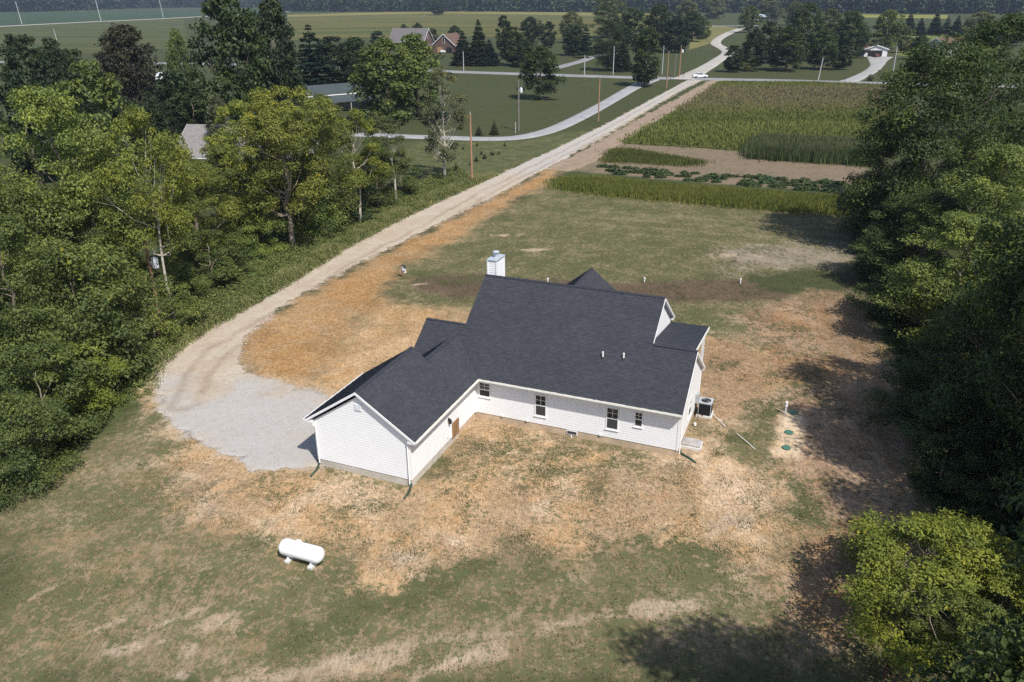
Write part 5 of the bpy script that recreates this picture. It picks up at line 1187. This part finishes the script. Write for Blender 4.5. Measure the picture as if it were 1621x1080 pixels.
# ------------------------------------------------------------------ cars
TYRE = mat('tyre', (.02, .02, .02), .8); RIM = mat('rim', (.35, .36, .37), .35, metal=.8)
LAMPM = mat('lamp_glass', (.55, .55, .55), .15); TAIL = mat('tail_lamp', (.25, .02, .02), .3)
def car(label, pos, rz, paint, group='cars'):
    r = empty('car', (pos[0], pos[1], pos[2] if len(pos) > 2 else 0), rz); tag(r, label, 'car', group)
    # body: cross-sections along X (front at +X)
    prof = [(-2.28, .45, .80, .70), (-2.2, .32, .98, .82), (-1.7, .28, 1.02, .88), (-.6, .26, .98, .90), (.9, .26, .96, .90), (1.6, .28, .86, .88), (2.15, .32, .74, .80), (2.3, .42, .62, .66)]
    V = []; F = []
    for (x, zb, zt, hw) in prof: V += [(x, -hw * .92, zb), (x, -hw, (zb + zt) * .5), (x, -hw * .93, zt), (x, hw * .93, zt), (x, hw, (zb + zt) * .5), (x, hw * .92, zb)]
    for i in range(len(prof) - 1):
        for k in range(6): F.append((i * 6 + k, i * 6 + (k + 1) % 6, (i + 1) * 6 + (k + 1) % 6, (i + 1) * 6 + k))
    F += [tuple(range(6)), tuple(range(len(V) - 6, len(V)))[::-1]]
    bd = MB().add(V, F).build('body', paint, r, smooth=False)
    cab = [(-1.75, .98, .82), (-1.05, 1.42, .62), (.15, 1.46, .62), (1.05, .95, .80)]; V = []; F = []
    for (x, z, hw) in cab: V += [(x, -hw, z), (x, hw, z)]
    V += [(-1.75, -.82, .9), (-1.75, .82, .9), (1.05, -.8, .9), (1.05, .8, .9)]
    F = [(0, 1, 3, 2), (2, 3, 5, 4), (4, 5, 7, 6), (0, 2, 4, 6), (1, 7, 5, 3)]
    gl = MB().add(V[:8], F).build('cabin_glass', GLASS, r)
    MB().add([(-1.05, -.63, 1.43), (-1.05, .63, 1.43), (.15, .63, 1.47), (.15, -.63, 1.47), (-1.05, -.63, 1.38), (-1.05, .63, 1.38), (.15, .63, 1.42), (.15, -.63, 1.42)], [(0, 1, 2, 3)[::-1], (4, 5, 6, 7), (0, 3, 7, 4), (1, 5, 6, 2), (0, 4, 5, 1), (3, 2, 6, 7)]).build('roof', paint, r)
    for s in (-1, 1):
        MB().tube([(-.35, s * .74, .97), (-.38, s * .635, 1.43)], .035, 5).build('pillar', paint, r)
        MB().tube([(-1.72, s * .82, .99), (-1.03, s * .63, 1.44)], .045, 5).build('pillar', paint, r); MB().tube([(1.04, s * .80, .96), (.17, s * .63, 1.46)], .035, 5).build('pillar', paint, r)
        for x in (-1.38, 1.38):
            wh = MB().tube([(x, s * .72, .33), (x, s * .93, .33)], .33, 16).build('wheel', TYRE, r); MB().tube([(x, s * .90, .33), (x, s * .94, .33)], .21, 12).build('rim', RIM, wh)
        MB().box(2.16, 2.30, s * .62 - .16, s * .62 + .16, .58, .70).build('headlight', LAMPM, r); MB().box(-2.30, -2.2, s * .6 - .16, s * .6 + .16, .72, .86).build('tail_light', TAIL, r)
    return r
PWHITE = mat('car_white', (.75, .76, .78), .25, spec=.5); PDARK = mat('car_dark', (.02, .022, .028), .25, spec=.5); PRED = mat('car_red', (.10, .014, .014), .4)  # red is darkened to give the shade of the garage interior
q = gnd(1108.5, 124); car('white sedan turning at the road crossing', (q[0], q[1] + .5, .09), R_(2), PWHITE)
q = at_y(252, 208, 112); car('dark car parked under the left trees, glass glinting', (q[0], 112), R_(15), PDARK)
q = gnd(704, 83.5); car('white car parked in front of the far brick house', (q[0] + .5, q[1] - 1), R_(5), PWHITE)
q = gnd(1389, 91); car('red car parked in front of the white garage doorway', (q[0] - .5, q[1] + .5, .1), R_(84), PRED)

# ------------------------------------------------------------------ yard things
# gas tank
GAS = mat('tank_paint', (.82, .82, .82), .3, spec=.4)
A = gnd(443, 862, .6)[:2]; B = gnd(512, 880, .6)[:2]; c = (A + B) / 2; an = math.atan2(B[1] - A[1], B[0] - A[0])
tk = empty('gas_tank', (c[0], c[1], float(terrain(c[0], c[1]))), an); tag(tk, 'white horizontal gas tank lying on the dry grass', 'tank')
zc = .60; rad = .39; xs = []; rs = []
for k in range(9): t = k / 8 * math.pi / 2; xs.append(-1.16 + .30 * (1 - math.sin(t)) - 0.0 if False else -.86 - .30 * math.cos(t)); rs.append(max(.01, rad * math.sin(t)))
xs2 = xs + [-x for x in xs[::-1]]; rs2 = rs + rs[::-1]
MB().tube([(x, 0, zc) for x in xs2], rs2, 28).build('shell', GAS, tk, smooth=True)
dm = MB().tube([(-.12, 0, zc + rad - .05), (-.12, 0, zc + rad + .09), (-.12, 0, zc + rad + .13), (-.12, 0, zc + rad + .14)], [.17, .17, .12, .01], 18).build('valve_dome', GAS, tk, smooth=False)
for x in (-.55, .28): MB().tube([(x, -.05, zc + rad - .04), (x, -.05, zc + rad + .03)], .028, 8).build('lifting_lug', METAL, tk)
for x in (-.62, .62):
    MB().prism([V3(x - .05, -.30, .10), V3(x - .05, .30, .10), V3(x - .05, .22, .38), V3(x - .05, -.22, .38)], (.10, 0, 0)).build('leg', GAS, tk)
    MB().box(x - .12, x + .12, -.40, .40, -.08, .11).build('support_block', CONCL, tk)
# air conditioner
q = gnd(1120, 657); ac = empty('air_conditioner', (q[0] - .15, q[1] + .1, 0), R_(-22.254)); tag(ac, 'grey-topped black air conditioner unit beside the right wall', 'air conditioner')
ACG = mat('ac_grey', (.36, .38, .39), .45); ACB = mat('ac_black', (.022, .024, .028), .5)
MB().box(-.48, .48, -.48, .48, -.05, .10).build('pad', CONCL, ac)
MB().box(-.36, .36, -.36, .36, .10, .90).build('coil', ACB, ac)
for sx_, sy_ in ((-1, -1), (1, -1), (1, 1), (-1, 1)): MB().box(sx_ * .375 - .018, sx_ * .375 + .018, sy_ * .375 - .018, sy_ * .375 + .018, .10, .92).build('corner_post', ACG, ac)
for k in range(13):
    z = .15 + k * .058
    mb = MB(); mb.box(-.34, .34, -.40, -.375, z, z + .022); mb.box(-.34, .34, .375, .40, z, z + .022); mb.box(-.40, -.375, -.34, .34, z, z + .022); mb.box(.375, .40, -.34, .34, z, z + .022); mb.build('louvre', ACB, ac)
tp = MB(); n_ = 20
V = []; F = []
for k in range(n_):
    a = 2 * math.pi * (k + .5) / n_; cx, cy = math.cos(a), math.sin(a); s = .42 / max(abs(cx), abs(cy)); V += [(.31 * cx, .31 * cy, .97), (s * cx, s * cy, .97), (s * cx, s * cy, .90), (.31 * cx, .31 * cy, .90)]
for k in range(n_):
    j = (k + 1) % n_
    for e in range(4): F.append((k * 4 + e, k * 4 + (e + 1) % 4, j * 4 + (e + 1) % 4, j * 4 + e))
top_ = MB().add(V, F).build('top_panel', ACG, ac)
fan = MB().tube([(0, 0, .86), (0, 0, .93)], .08, 10).build('fan', ACB, ac)
for k in range(3):
    a = k * 2.094; MB().obox((.17 * math.cos(a), .17 * math.sin(a), .89), (.13 * math.cos(a), .13 * math.sin(a), 0), (-.07 * math.sin(a), .07 * math.cos(a), .03), (0, 0, .004)).build('blade', INSU, fan)
gd_ = MB()
for rr_ in (.12, .21, .30): gd_.tube([(rr_ * math.cos(t), rr_ * math.sin(t), .98) for t in np.linspace(0, 6.283, 21)], .006, 4, False)
for k in range(6): a = k * math.pi / 6; gd_.tube([(-.31 * math.cos(a), -.31 * math.sin(a), .98), (.31 * math.cos(a), .31 * math.sin(a), .98)], .006, 4)
gd_.build('fan_guard', ACB, ac)
# line set, boxes on the wall by the unit
COPPER = mat('copper_line', (.20, .11, .07), .5)
pn = H2W(12.62, 5.3); eb = empty('service_box', (pn[0], pn[1], 0), R_(-22.254)); tag(eb, 'grey service box with pipes on the wall behind the air conditioner', 'service box')
MB().box(-.08, .14, -.2, .2, .9, 1.5).build('box', ACG, eb); MB().tube([(0, .1, .9), (.02, .1, .1), (.5, -.2, .15)], .03, 6).build('line', COPPER, eb); MB().tube([(0, -.1, .9), (.02, -.1, .25), (.5, -.4, .3)], .02, 6).build('line', BLACK, eb)
# loose white conduit in the grass
for i, (a, b_, lb) in enumerate([((1127, 656), (1148, 676), 'white pipe on the ground leading from the air conditioner'), ((1167, 688), (1195, 712), 'white pipe lying in the grass nearer the septic lids')]):
    p_, q_ = gnd(*a), gnd(*b_); o = MB().tube([(p_[0], p_[1], .05), ((p_[0] + q_[0]) / 2 + .03, (p_[1] + q_[1]) / 2, .045), (q_[0], q_[1], .04)], .02, 8).build('white_pipe', PVC); tag(o, lb, 'pipe', 'white pipes in the grass')
# concrete step slab
q = gnd(1089, 705); st = empty('step_slab', (q[0] + .1, q[1] + .1, 0), R_(-22.254)); tag(st, 'grey concrete step slab at the right corner of the house', 'slab')
STONE = mat('slab_stone', (.33, .31, .30), .9, var=.25, vscale=3, bump=.4)
MB().box(-.45, .72, -.5, .45, -.1, .10).build('lower_slab', CONCL, st); MB().box(-.40, .66, -.42, .42, .10, .20).build('upper_slab', STONE, st)
# drain hoses
for i, (a, b_, lb) in enumerate([((507, 733), (492, 754), 'dark green drain hose at the left garage corner'), ((652, 768), (640, 789), 'dark green drain hose at the right garage corner'), ((1076, 717), (1101, 732), 'dark green drain hose at the right house corner')]):
    p_, q_ = gnd(*a), gnd(*b_); z0 = float(terrain(p_[0], p_[1])); z1 = float(terrain(q_[0], q_[1]))
    o = MB().tube([(p_[0], p_[1], .22), (p_[0] * .9 + q_[0] * .1, p_[1] * .9 + q_[1] * .1, z0 + .10), ((p_[0] + q_[0]) / 2 + .06, (p_[1] + q_[1]) / 2, (z0 + z1) / 2 + .06), (q_[0], q_[1], z1 + .055)], .06, 10).build('drain_hose', GREENP, smooth=True); tag(o, lb, 'hose', 'drain hoses at the downspouts')
# septic lids, clean-out pipe
LIDM = mat('septic_lid', (.06, .16, .115), .6)
for px, py, lb in [(1256, 653, 'green round septic lid furthest away, in the shade'), (1249, 684, 'green round septic lid in the middle of the three'), (1245, 708, 'green round septic lid nearest the camera')]:
    b = gnd(px, py); z = float(terrain(b[0], b[1])); s_ = empty('septic_lid', (b[0], b[1], z)); tag(s_, lb, 'lid', 'septic lids')
    MB().tube([(0, 0, -.1), (0, 0, .05)], .22, 20).build('riser', LIDM, s_); MB().tube([(0, 0, .05), (0, 0, .08), (0, 0, .095)], [.25, .25, .20], 20).build('cover', LIDM, s_)
    for k in range(6): a = k * 1.047; MB().obox((.14 * math.cos(a), .14 * math.sin(a), .098), (.06 * math.cos(a), .08 * math.sin(a), 0), (-.012 * math.sin(a), .012 * math.cos(a), 0), (0, 0, .012)).build('rib', LIDM, s_)
b = gnd(1243, 655); co = empty('cleanout_pipe', (b[0], b[1], -.05)); tag(co, 'white upright pipe with cap beside the septic lids', 'pipe')
MB().tube([(0, 0, 0), (0, 0, .80)], .055, 10).build('pipe', PVC, co); MB().tube([(0, 0, .55), (0, 0, .66)], .085, 10).build('collar', PVC, co); MB().tube([(0, 0, .76), (0, 0, .88)], .085, 10).build('cap', PVC, co)
for px, py, lb in [(867, 447, 'white vent stub on the lawn, leftmost of three, peeking over the roof'), (1020, 446, 'white vent stub on the lawn, middle of three'), (1172, 447.5, 'white vent stub on the lawn, rightmost of three')]:
    b = gnd(px, py); o = empty('vent_stub', (b[0], b[1], -.05)); tag(o, lb, 'pipe', 'white vent stubs on the lawn'); MB().tube([(0, 0, 0), (0, 0, .38)], .06, 8).build('pipe', PVC, o); MB().tube([(0, 0, .30), (0, 0, .44)], .085, 8).build('cap', PVC, o)
b = gnd(1100, 673); o = MB().tube([(b[0], b[1], -.02), (b[0], b[1], .12), (b[0], b[1], .15)], [.09, .09, .05], 10).build('pipe_cap', PVC); tag(o, 'small white pipe cap on the ground by the right wall', 'cap')
# notice board by the straw
b = gnd(638, 438); sg = empty('notice_board', (b[0], b[1], 0), R_(-24)); tag(sg, 'small white notice board on a wooden post at the straw edge', 'sign')
MB().box(-.05, .05, -.05, .05, -.1, .55).build('post', WOODB, sg)
MB().prism([V3(-.30, .03, .35), V3(.30, .03, .35), V3(.30, .03, .88), V3(0, .03, 1.10), V3(-.30, .03, .88)], (0, .05, 0)).build('board', TRIM, sg)
for s in (-1, 1): MB().prism([V3(0, -.06, 1.12), V3(s * .36, -.06, .88), V3(s * .36, -.06, .92), V3(0, -.06, 1.17)], (0, .2, 0)).build('roof_strip', BLACK, sg)
MB().box(-.02, .26, .01, .028, .40, .84).build('paper', PVC, sg); MB().box(.06, .22, .0, .009, .50, .62).build('blue_print', mat('blue_ink', (.05, .14, .40), .6), sg); MB().box(-.24, -.08, .01, .028, .38, .86).build('stake', WOODB, sg)
# dark red steel frame at the bottom edge
RUST = mat('rust_red_steel', (.05, .018, .016), .7)
b = gnd(1410, 1083); fr_ = empty('steel_frame', (b[0], b[1], 0), R_(20)); tag(fr_, 'dark red steel drawbar frame at the bottom edge', 'frame')
for a_, c_ in [((.25, .55, .35), (-.75, -.25, .3)), ((-.1, .35, .34), (.35, -.1, .3)), ((.25, .55, .35), (.32, -.6, .3)), ((-.75, -.25, .3), (.32, -.5, .3))]: MB().tube([a_, c_], .035, 6).build('bar', RUST, fr_)
for a_ in [(.25, .55), (-.75, -.25), (.32, -.6)]: MB().tube([(a_[0], a_[1], -.1), (a_[0], a_[1], .34)], .03, 6).build('leg', RUST, fr_)

# ------------------------------------------------------------------ crops, weeds, grass, stones
def scatter_in(poly, n, rng):
    a = poly.min(0); b = poly.max(0); out = []; got = 0
    while got < n:
        q = rng.uniform(a, b, size=(n * 2, 2)); q = q[sdist(q, poly) > 0]; out.append(q); got += len(q)
    return np.concatenate(out)[:n]
def blades(base, h, wd, col, rng, lean=.35):
    """one thin bent blade (2 triangles) per base point"""
    n = len(base); an = rng.random(n) * 6.283; d = np.stack([np.cos(an), np.sin(an), np.zeros(n)], 1); s = np.stack([-d[:, 1], d[:, 0], np.zeros(n)], 1)
    h = h.reshape(-1, 1); wd = np.asarray(wd).reshape(-1, 1); ln = (rng.random(n) * lean).reshape(-1, 1) * h
    mid = base + np.array([0, 0, .55]) * h + d * ln * .35; tip = base + np.array([0, 0, 1.0]) * h + d * ln
    V = np.stack([base - s * wd * .5, base + s * wd * .5, mid + s * wd * .4, tip, mid - s * wd * .4], 1).reshape(-1, 3)
    k = np.arange(n)[:, None] * 5; F = np.concatenate([k + np.array([[0, 1, 2]]), k + np.array([[0, 2, 4]]), k + np.array([[4, 2, 3]])], 1).reshape(-1, 3)
    return V, F, np.repeat(col, 3, 0)
def stuff(name, V, F, C, label, m=None, cat=None):
    me = np_mesh(name, V, F, {'col': ('FLOAT_COLOR', 'FACE', np.hstack([C, np.ones((len(C), 1))]))})
    o = link(name, me, m or GRASSM); tag(o, label, cat, kind='stuff'); return o
def ztop(q):
    z = np.zeros(len(q)); k = (np.abs(q[:, 0]) < 150) & (q[:, 1] < 300); z[k] = terrain(q[k, 0], q[k, 1]); return z
def crop(name, label, poly, n, h0, h1, wd, c0, c1, seed, lean=.3, nsc=.15, tips=None, jit=.9):
    rng = np.random.default_rng(seed); q = scatter_in(poly, n, rng); nz = fbm(q[:, 0] * nsc, q[:, 1] * nsc * 2.5, seed)
    ed = sdist(q, poly); q = q + rng.normal(size=q.shape) * np.clip(jit - ed * .4, .05, jit)[:, None]
    base = np.column_stack([q, ztop(q) - .03]); h = (.55 + .45 * sstep(-.5, 1.5, ed)) * (h0 + (h1 - h0) * np.clip(nz + rng.normal(size=n) * .2, 0, 1))
    t = np.clip((nz - .5) * 2.2 + .5 + rng.normal(size=n) * .28, 0, 1)[:, None]; C = np.array(c0) * (1 - t) + np.array(c1) * t
    if tips is not None:
        f = tips(q, rng)[:, None]; C = C * (1 - f) + np.array([.21, .16, .10]) * f
    return stuff(name, *blades(base, h, wd * rng.uniform(.6, 1.4, n), C, rng, lean), label)
Z_TALL = P((880, 298), (885, 284), (930, 283), (1120, 300), (1345, 316), (1345, 341), (1150, 326), (960, 309))
crop('tall_grass', 'strip of tall yellow-green grass across the back of the lawn', Z_TALL, 42000, .6, 1.05, .09, (.110, .130, .026), (.170, .180, .042), 1)
Z_FIELD = P((985, 226), (1000, 216), (1040, 193), (1095, 160), (1140, 130), (1280, 131), (1420, 136), (1420, 240), (1375, 236), (1190, 238), (1080, 232))
flat('crop_soil', Z_FIELD, field_mat('crop_soil_m', (.070, .080, .026), (.10, .095, .035), .05, .12), .03)
fy = lambda q, rng: np.clip(sstep(170, 200, q[:, 1] + 12 * (fbm(q[:, 0] * .05, q[:, 1] * .05, 4) - .5)) * .9 * (rng.random(len(q)) < .7) * sstep(235, 222, q[:, 1]), 0, 1)
crop('field_crop', 'green to brown weedy crop filling the large field by the road', Z_FIELD, 72000, .45, .95, .24, (.105, .130, .030), (.180, .190, .052), 2, .4, .06, fy)
Z_CORN = P((1188, 238), (1196, 226), (1378, 234), (1372, 262), (1190, 251))
crop('sweetcorn', 'dark green block of sweetcorn at the near edge of the field', Z_CORN, 26000, 1.5, 2.4, .12, (.045, .072, .024), (.080, .105, .038), 3, .3)
crop('sweetcorn_tassel', 'pale tassels on top of the sweetcorn block', Z_CORN, 3500, 2.2, 2.7, .05, (.16, .15, .08), (.22, .20, .11), 4, .2)
crop('weed_strip', 'low green weeds between dirt strip and garden rows', P((955, 257), (965, 240), (990, 236), (1120, 257), (1095, 263), (1000, 258)), 9000, .3, .9, .10, (.075, .095, .025), (.13, .135, .04), 5)
# rows of squash plants: each plant a thing
def clump_mesh(name, seed, n=170, r=.8, h=.5, leaf=.28):
    rng = np.random.default_rng(seed); d = nrm(rng.normal(size=(n, 3))); d[:, 2] = np.abs(d[:, 2]); pos = d * np.array([r, r, h]) * rng.uniform(.4, 1, n)[:, None]
    V, F, T = leaf_arrays(pos, nrm(d * .4 + np.array([0, 0, .9]) + rng.normal(size=(n, 3)) * .3), leaf * rng.uniform(.6, 1.3, n), rng, np.clip(.45 + rng.normal(size=n) * .18, 0, .9), .2, .8)
    me = crown_mesh(name, V, F, T); me.materials.append(LEAF); return me
SQ = [clump_mesh('squash_%d' % k, 90 + k) for k in range(3)]
sr = random.Random(8)
ROWS = [((945, 263), (1345, 293), 24, .75), ((962, 270), (1340, 299), 22, .8), ((985, 276), (1335, 305), 16, .75)]
for ri, (a, b_, n, pr) in enumerate(ROWS):
    A_, B_ = gnd(*a), gnd(*b_)
    for k in range(n):
        if sr.random() > pr: continue
        p_ = A_ + (B_ - A_) * ((k + sr.uniform(-.3, .3)) / n); o = bpy.data.objects.new('squash_plant', SQ[sr.randrange(3)]); COL.objects.link(o)
        o.location = (p_[0], p_[1] + sr.uniform(-.4, .4), -.06); s = sr.uniform(.7, 1.25); o.scale = (s * sr.uniform(1, 1.7), s, s); o.rotation_euler = (0, 0, sr.uniform(-.3, .3)); o.color = (.050 * sr.uniform(.85, 1.2), .080, .030, 1)
        tag(o, 'leafy dark squash plant in the far garden row' if ri == 0 else 'leafy dark squash plant in the middle garden row' if ri == 1 else 'leafy dark squash plant in the near garden row', 'plant', 'squash plants in the garden rows')

# rough weeds along the lane and under the woods
def weeds(name, label, poly, n, h0, h1, leaf, cols, seed):
    rng = np.random.default_rng(seed); q = scatter_in(poly, n, rng); m = 26
    nz = fbm(q[:, 0] * .35, q[:, 1] * .35, seed + 3); h = h0 + (h1 - h0) * np.clip(nz * 1.6 - .3 + rng.normal(size=n) * .15, 0, 1)
    idx = np.repeat(np.arange(n), m); d = rng.normal(size=(n * m, 3)); d[:, 2] = np.abs(d[:, 2]); d = nrm(d)
    pos = np.column_stack([q, ztop(q)])[idx] + d * (h[idx] * rng.uniform(.35, 1, n * m))[:, None] * np.array([.7, .7, 1])
    c = np.array(cols); w_ = rng.random(n)[idx]; base = c[0] * (1 - w_[:, None]) + c[1] * w_[:, None]; C = base * rng.uniform(.55, 1.45, n * m)[:, None]
    V, F, T = leaf_arrays(pos, nrm(d * .5 + np.array([0, 0, .6]) + rng.normal(size=(n * m, 3)) * .4), leaf * rng.uniform(.6, 1.4, n * m), rng, np.zeros(n * m), .3, .5)
    return stuff(name, V, F, np.repeat(C, 2, 0), label)
weeds('undergrowth', 'rough weeds and brambles between the wood and the lane', P((205, 632), (240, 560), (285, 500), (420, 400), (560, 335), (650, 295), (725, 262), (752, 292), (650, 337), (560, 384), (470, 440), (400, 482), (345, 511), (290, 545), (250, 585), (238, 620)), 2200, .2, .95, .17, [(.095, .130, .038), (.19, .195, .065)], 6)
crop('verge_grass', 'long rough grass along the left side of the lane', P((238, 618), (262, 560), (330, 505), (430, 440), (560, 362), (650, 318), (745, 280), (790, 276), (745, 296), (650, 340), (560, 387), (470, 443), (400, 485), (345, 514), (292, 548), (262, 577), (246, 612)), 30000, .25, .75, .06, (.125, .155, .048), (.27, .26, .11), 16, .7, .4, jit=.25)
weeds('undergrowth', 'weeds at the edge of the left wood below the turnaround', P((0, 560), (60, 540), (240, 470), (270, 520), (225, 610), (120, 712), (0, 790)), 1500, .25, .9, .20, [(.06, .09, .025), (.11, .13, .035)], 7)
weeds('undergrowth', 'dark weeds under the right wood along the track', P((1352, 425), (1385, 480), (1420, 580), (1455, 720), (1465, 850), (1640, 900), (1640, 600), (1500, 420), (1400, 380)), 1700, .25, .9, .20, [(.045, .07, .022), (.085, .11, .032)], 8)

# grass tufts over the yard, following the same patches as the soil
rng = np.random.default_rng(40)
yard = P((-60, 1100), (-60, 700), (240, 610), (300, 690), (400, 745), (520, 750), (640, 420), (890, 300), (1345, 345), (1470, 700), (1640, 1100))
q = scatter_in(yard, 120000, rng); keepw = np.clip(1.6 - q[:, 1] / 60, .25, 1) > rng.random(len(q)); q = q[keepw]
hu, hv = hloc(q); inside = ((hu > -6.2) & (hu < .3) & (hv > -8.5) & (hv < 0)) | ((hu > -4.6) & (hu < 12.9) & (hv > -.3) & (hv < 9.5)); q = q[~inside]
gq = gval(g, q[:, 0], q[:, 1]); pat = fbm(q[:, 0] * 1.1, q[:, 1] * 1.1, 50, 4); q2 = rng.random(len(q)) < np.clip((gq - .5) * 2.0 + (pat - .47) * 3.5 + .25, .015, 1); q = q[q2]
gc = gval(grn, q[:, 0], q[:, 1]); dc = gval(dry, q[:, 0], q[:, 1]); n = len(q); rep = 3; idx = np.repeat(np.arange(n), rep)
base = np.column_stack([q, ztop(q) - .01])[idx] + np.column_stack([rng.normal(size=(n * rep, 2)) * .05, np.zeros(n * rep)])
mixd = (rng.random(n) < .30)[idx][:, None]; C = np.where(mixd, dc[idx] * .75, gc[idx] * 1.45) * rng.uniform(.6, 1.4, n * rep)[:, None]
stuff('yard_grass', *blades(base, rng.uniform(.04, .11, n * rep), rng.uniform(.02, .045, n * rep), C, rng, .9), 'patchy short grass growing over the yard')
# taller tufts: single weeds in the straw
q = np.concatenate([scatter_in(Z_TAN, 260, rng), scatter_in(Z_YARD, 260, rng)]); hu, hv = hloc(q); q = q[~(((hu > -6.3) & (hu < .4) & (hv > -8.7) & (hv < 0)) | ((hu > -4.6) & (hu < 13) & (hv > -.5) & (hv < 9.6)))]
ok = fbm(q[:, 0] * .5, q[:, 1] * .5, 61) > .5; q = q[ok]; n = len(q); rep = 40; idx = np.repeat(np.arange(n), rep)
base = np.column_stack([q, ztop(q) - .01])[idx] + np.column_stack([rng.normal(size=(n * rep, 2)) * rng.uniform(.15, .5, n)[idx][:, None], np.zeros(n * rep)])
C = np.array([.092, .108, .048]) * rng.uniform(.6, 1.4, n * rep)[:, None]
stuff('weed_tufts', *blades(base, rng.uniform(.05, .14, n)[idx] * rng.uniform(.6, 1.2, n * rep), rng.uniform(.02, .05, n * rep), C, rng, .9), 'darker weed tufts dotted over the dry yard')
# loose straw
q = np.concatenate([scatter_in(Z_TAN, 14000, rng), scatter_in(Z_ORANGE, 9000, rng), scatter_in(Z_RIGHT, 5000, rng), scatter_in(Z_TANW, 3000, rng)]); hu, hv = hloc(q)
q = q[~(((hu > -6.0) & (hu < .1) & (hv > -8.3) & (hv < 0)) | ((hu > -4.4) & (hu < 12.6) & (hv > -.1) & (hv < 9.4)))]
n = len(q); dc = gval(dry, q[:, 0], q[:, 1]); an = rng.random(n) * 6.283; L = rng.uniform(.08, .2, n)[:, None]; d = np.stack([np.cos(an), np.sin(an), rng.uniform(-.1, .25, n)], 1); s = np.stack([-np.sin(an), np.cos(an), np.zeros(n)], 1) * .010
b0 = np.column_stack([q, ztop(q) + rng.uniform(.01, .035, n)])
V = np.stack([b0 - d * L - s, b0 - d * L + s, b0 + d * L + s, b0 + d * L - s], 1).reshape(-1, 3); k = np.arange(n)[:, None] * 4
stuff('loose_straw', V, (k + np.array([[0, 1, 2, 3]])), dc * rng.uniform(.65, 1.3, n)[:, None], 'loose straw strewn over the bare soil', attr_material('straw', .8))
# stones on the pad and lane edges
def stones(name, label, q, s0, s1, col, seed):
    rng = np.random.default_rng(seed); n = len(q); octv = np.array([(1, 0, 0), (0, 1, 0), (-1, 0, 0), (0, -1, 0), (0, 0, .7), (0, 0, -.7)], float)
    sz = rng.uniform(s0, s1, n) * rng.choice([.6, 1, 1.5], n); R_o = rng.random(n) * 6.28; c_, s_ = np.cos(R_o), np.sin(R_o)
    v = octv[None] * (rng.uniform(.6, 1.3, (n, 6, 1))) * sz[:, None, None]; v = np.stack([v[..., 0] * c_[:, None] - v[..., 1] * s_[:, None], v[..., 0] * s_[:, None] + v[..., 1] * c_[:, None], v[..., 2]], -1)
    V = (v + np.column_stack([q, ztop(q) + .04])[:, None]).reshape(-1, 3); fo = np.array([(0, 1, 4), (1, 2, 4), (2, 3, 4), (3, 0, 4), (1, 0, 5), (2, 1, 5), (3, 2, 5), (0, 3, 5)])
    F = (np.arange(n)[:, None, None] * 6 + fo[None]).reshape(-1, 3); C = np.repeat(np.array(col) * rng.uniform(.6, 1.35, n)[:, None], 8, 0)
    return stuff(name, V, F, C, label, attr_material(name, .9))
stones('gravel_stones', 'loose pale gravel stones on the turnaround', scatter_in(Z_PAD, 9000, rng), .015, .04, (.33, .32, .305), 70)
edge = []
for line in ([(247, 603), (262, 577), (292, 549), (345, 515), (400, 486), (470, 444), (560, 388), (650, 341), (745, 298)], [(374, 575), (385, 536), (440, 487), (520, 441), (620, 390), (700, 351), (780, 312)]):
    pl = P(*line)
    for i in range(len(pl) - 1):
        L = np.linalg.norm(pl[i + 1] - pl[i]); m = int(L * 22); t = rng.random(m)[:, None]; edge.append(pl[i] * (1 - t) + pl[i + 1] * t + rng.normal(size=(m, 2)) * .28)
stones('lane_stones', 'pale stones and clods along the lane edges', np.concatenate(edge), .02, .075, (.38, .325, .265), 71)

# ------------------------------------------------------------------ air
hm = bpy.data.materials.new('haze'); hm.use_nodes = True; hn = hm.node_tree
hn.nodes.remove(hn.nodes['Principled BSDF']); pv = hn.nodes.new('ShaderNodeVolumePrincipled')
pv.inputs['Color'].default_value = (.62, .76, 1.0, 1); pv.inputs['Density'].default_value = 9e-5; pv.inputs['Anisotropy'].default_value = 0.0
hn.links.new(pv.outputs[0], hn.nodes['Material Output'].inputs['Volume'])
hz_ = MB().box(gx[0] - 20, gx[-1] + 20, gy[0] - 20, gy[-1] + 20, -1.5, 95).build('haze', hm); tag(hz_, kind='stuff')
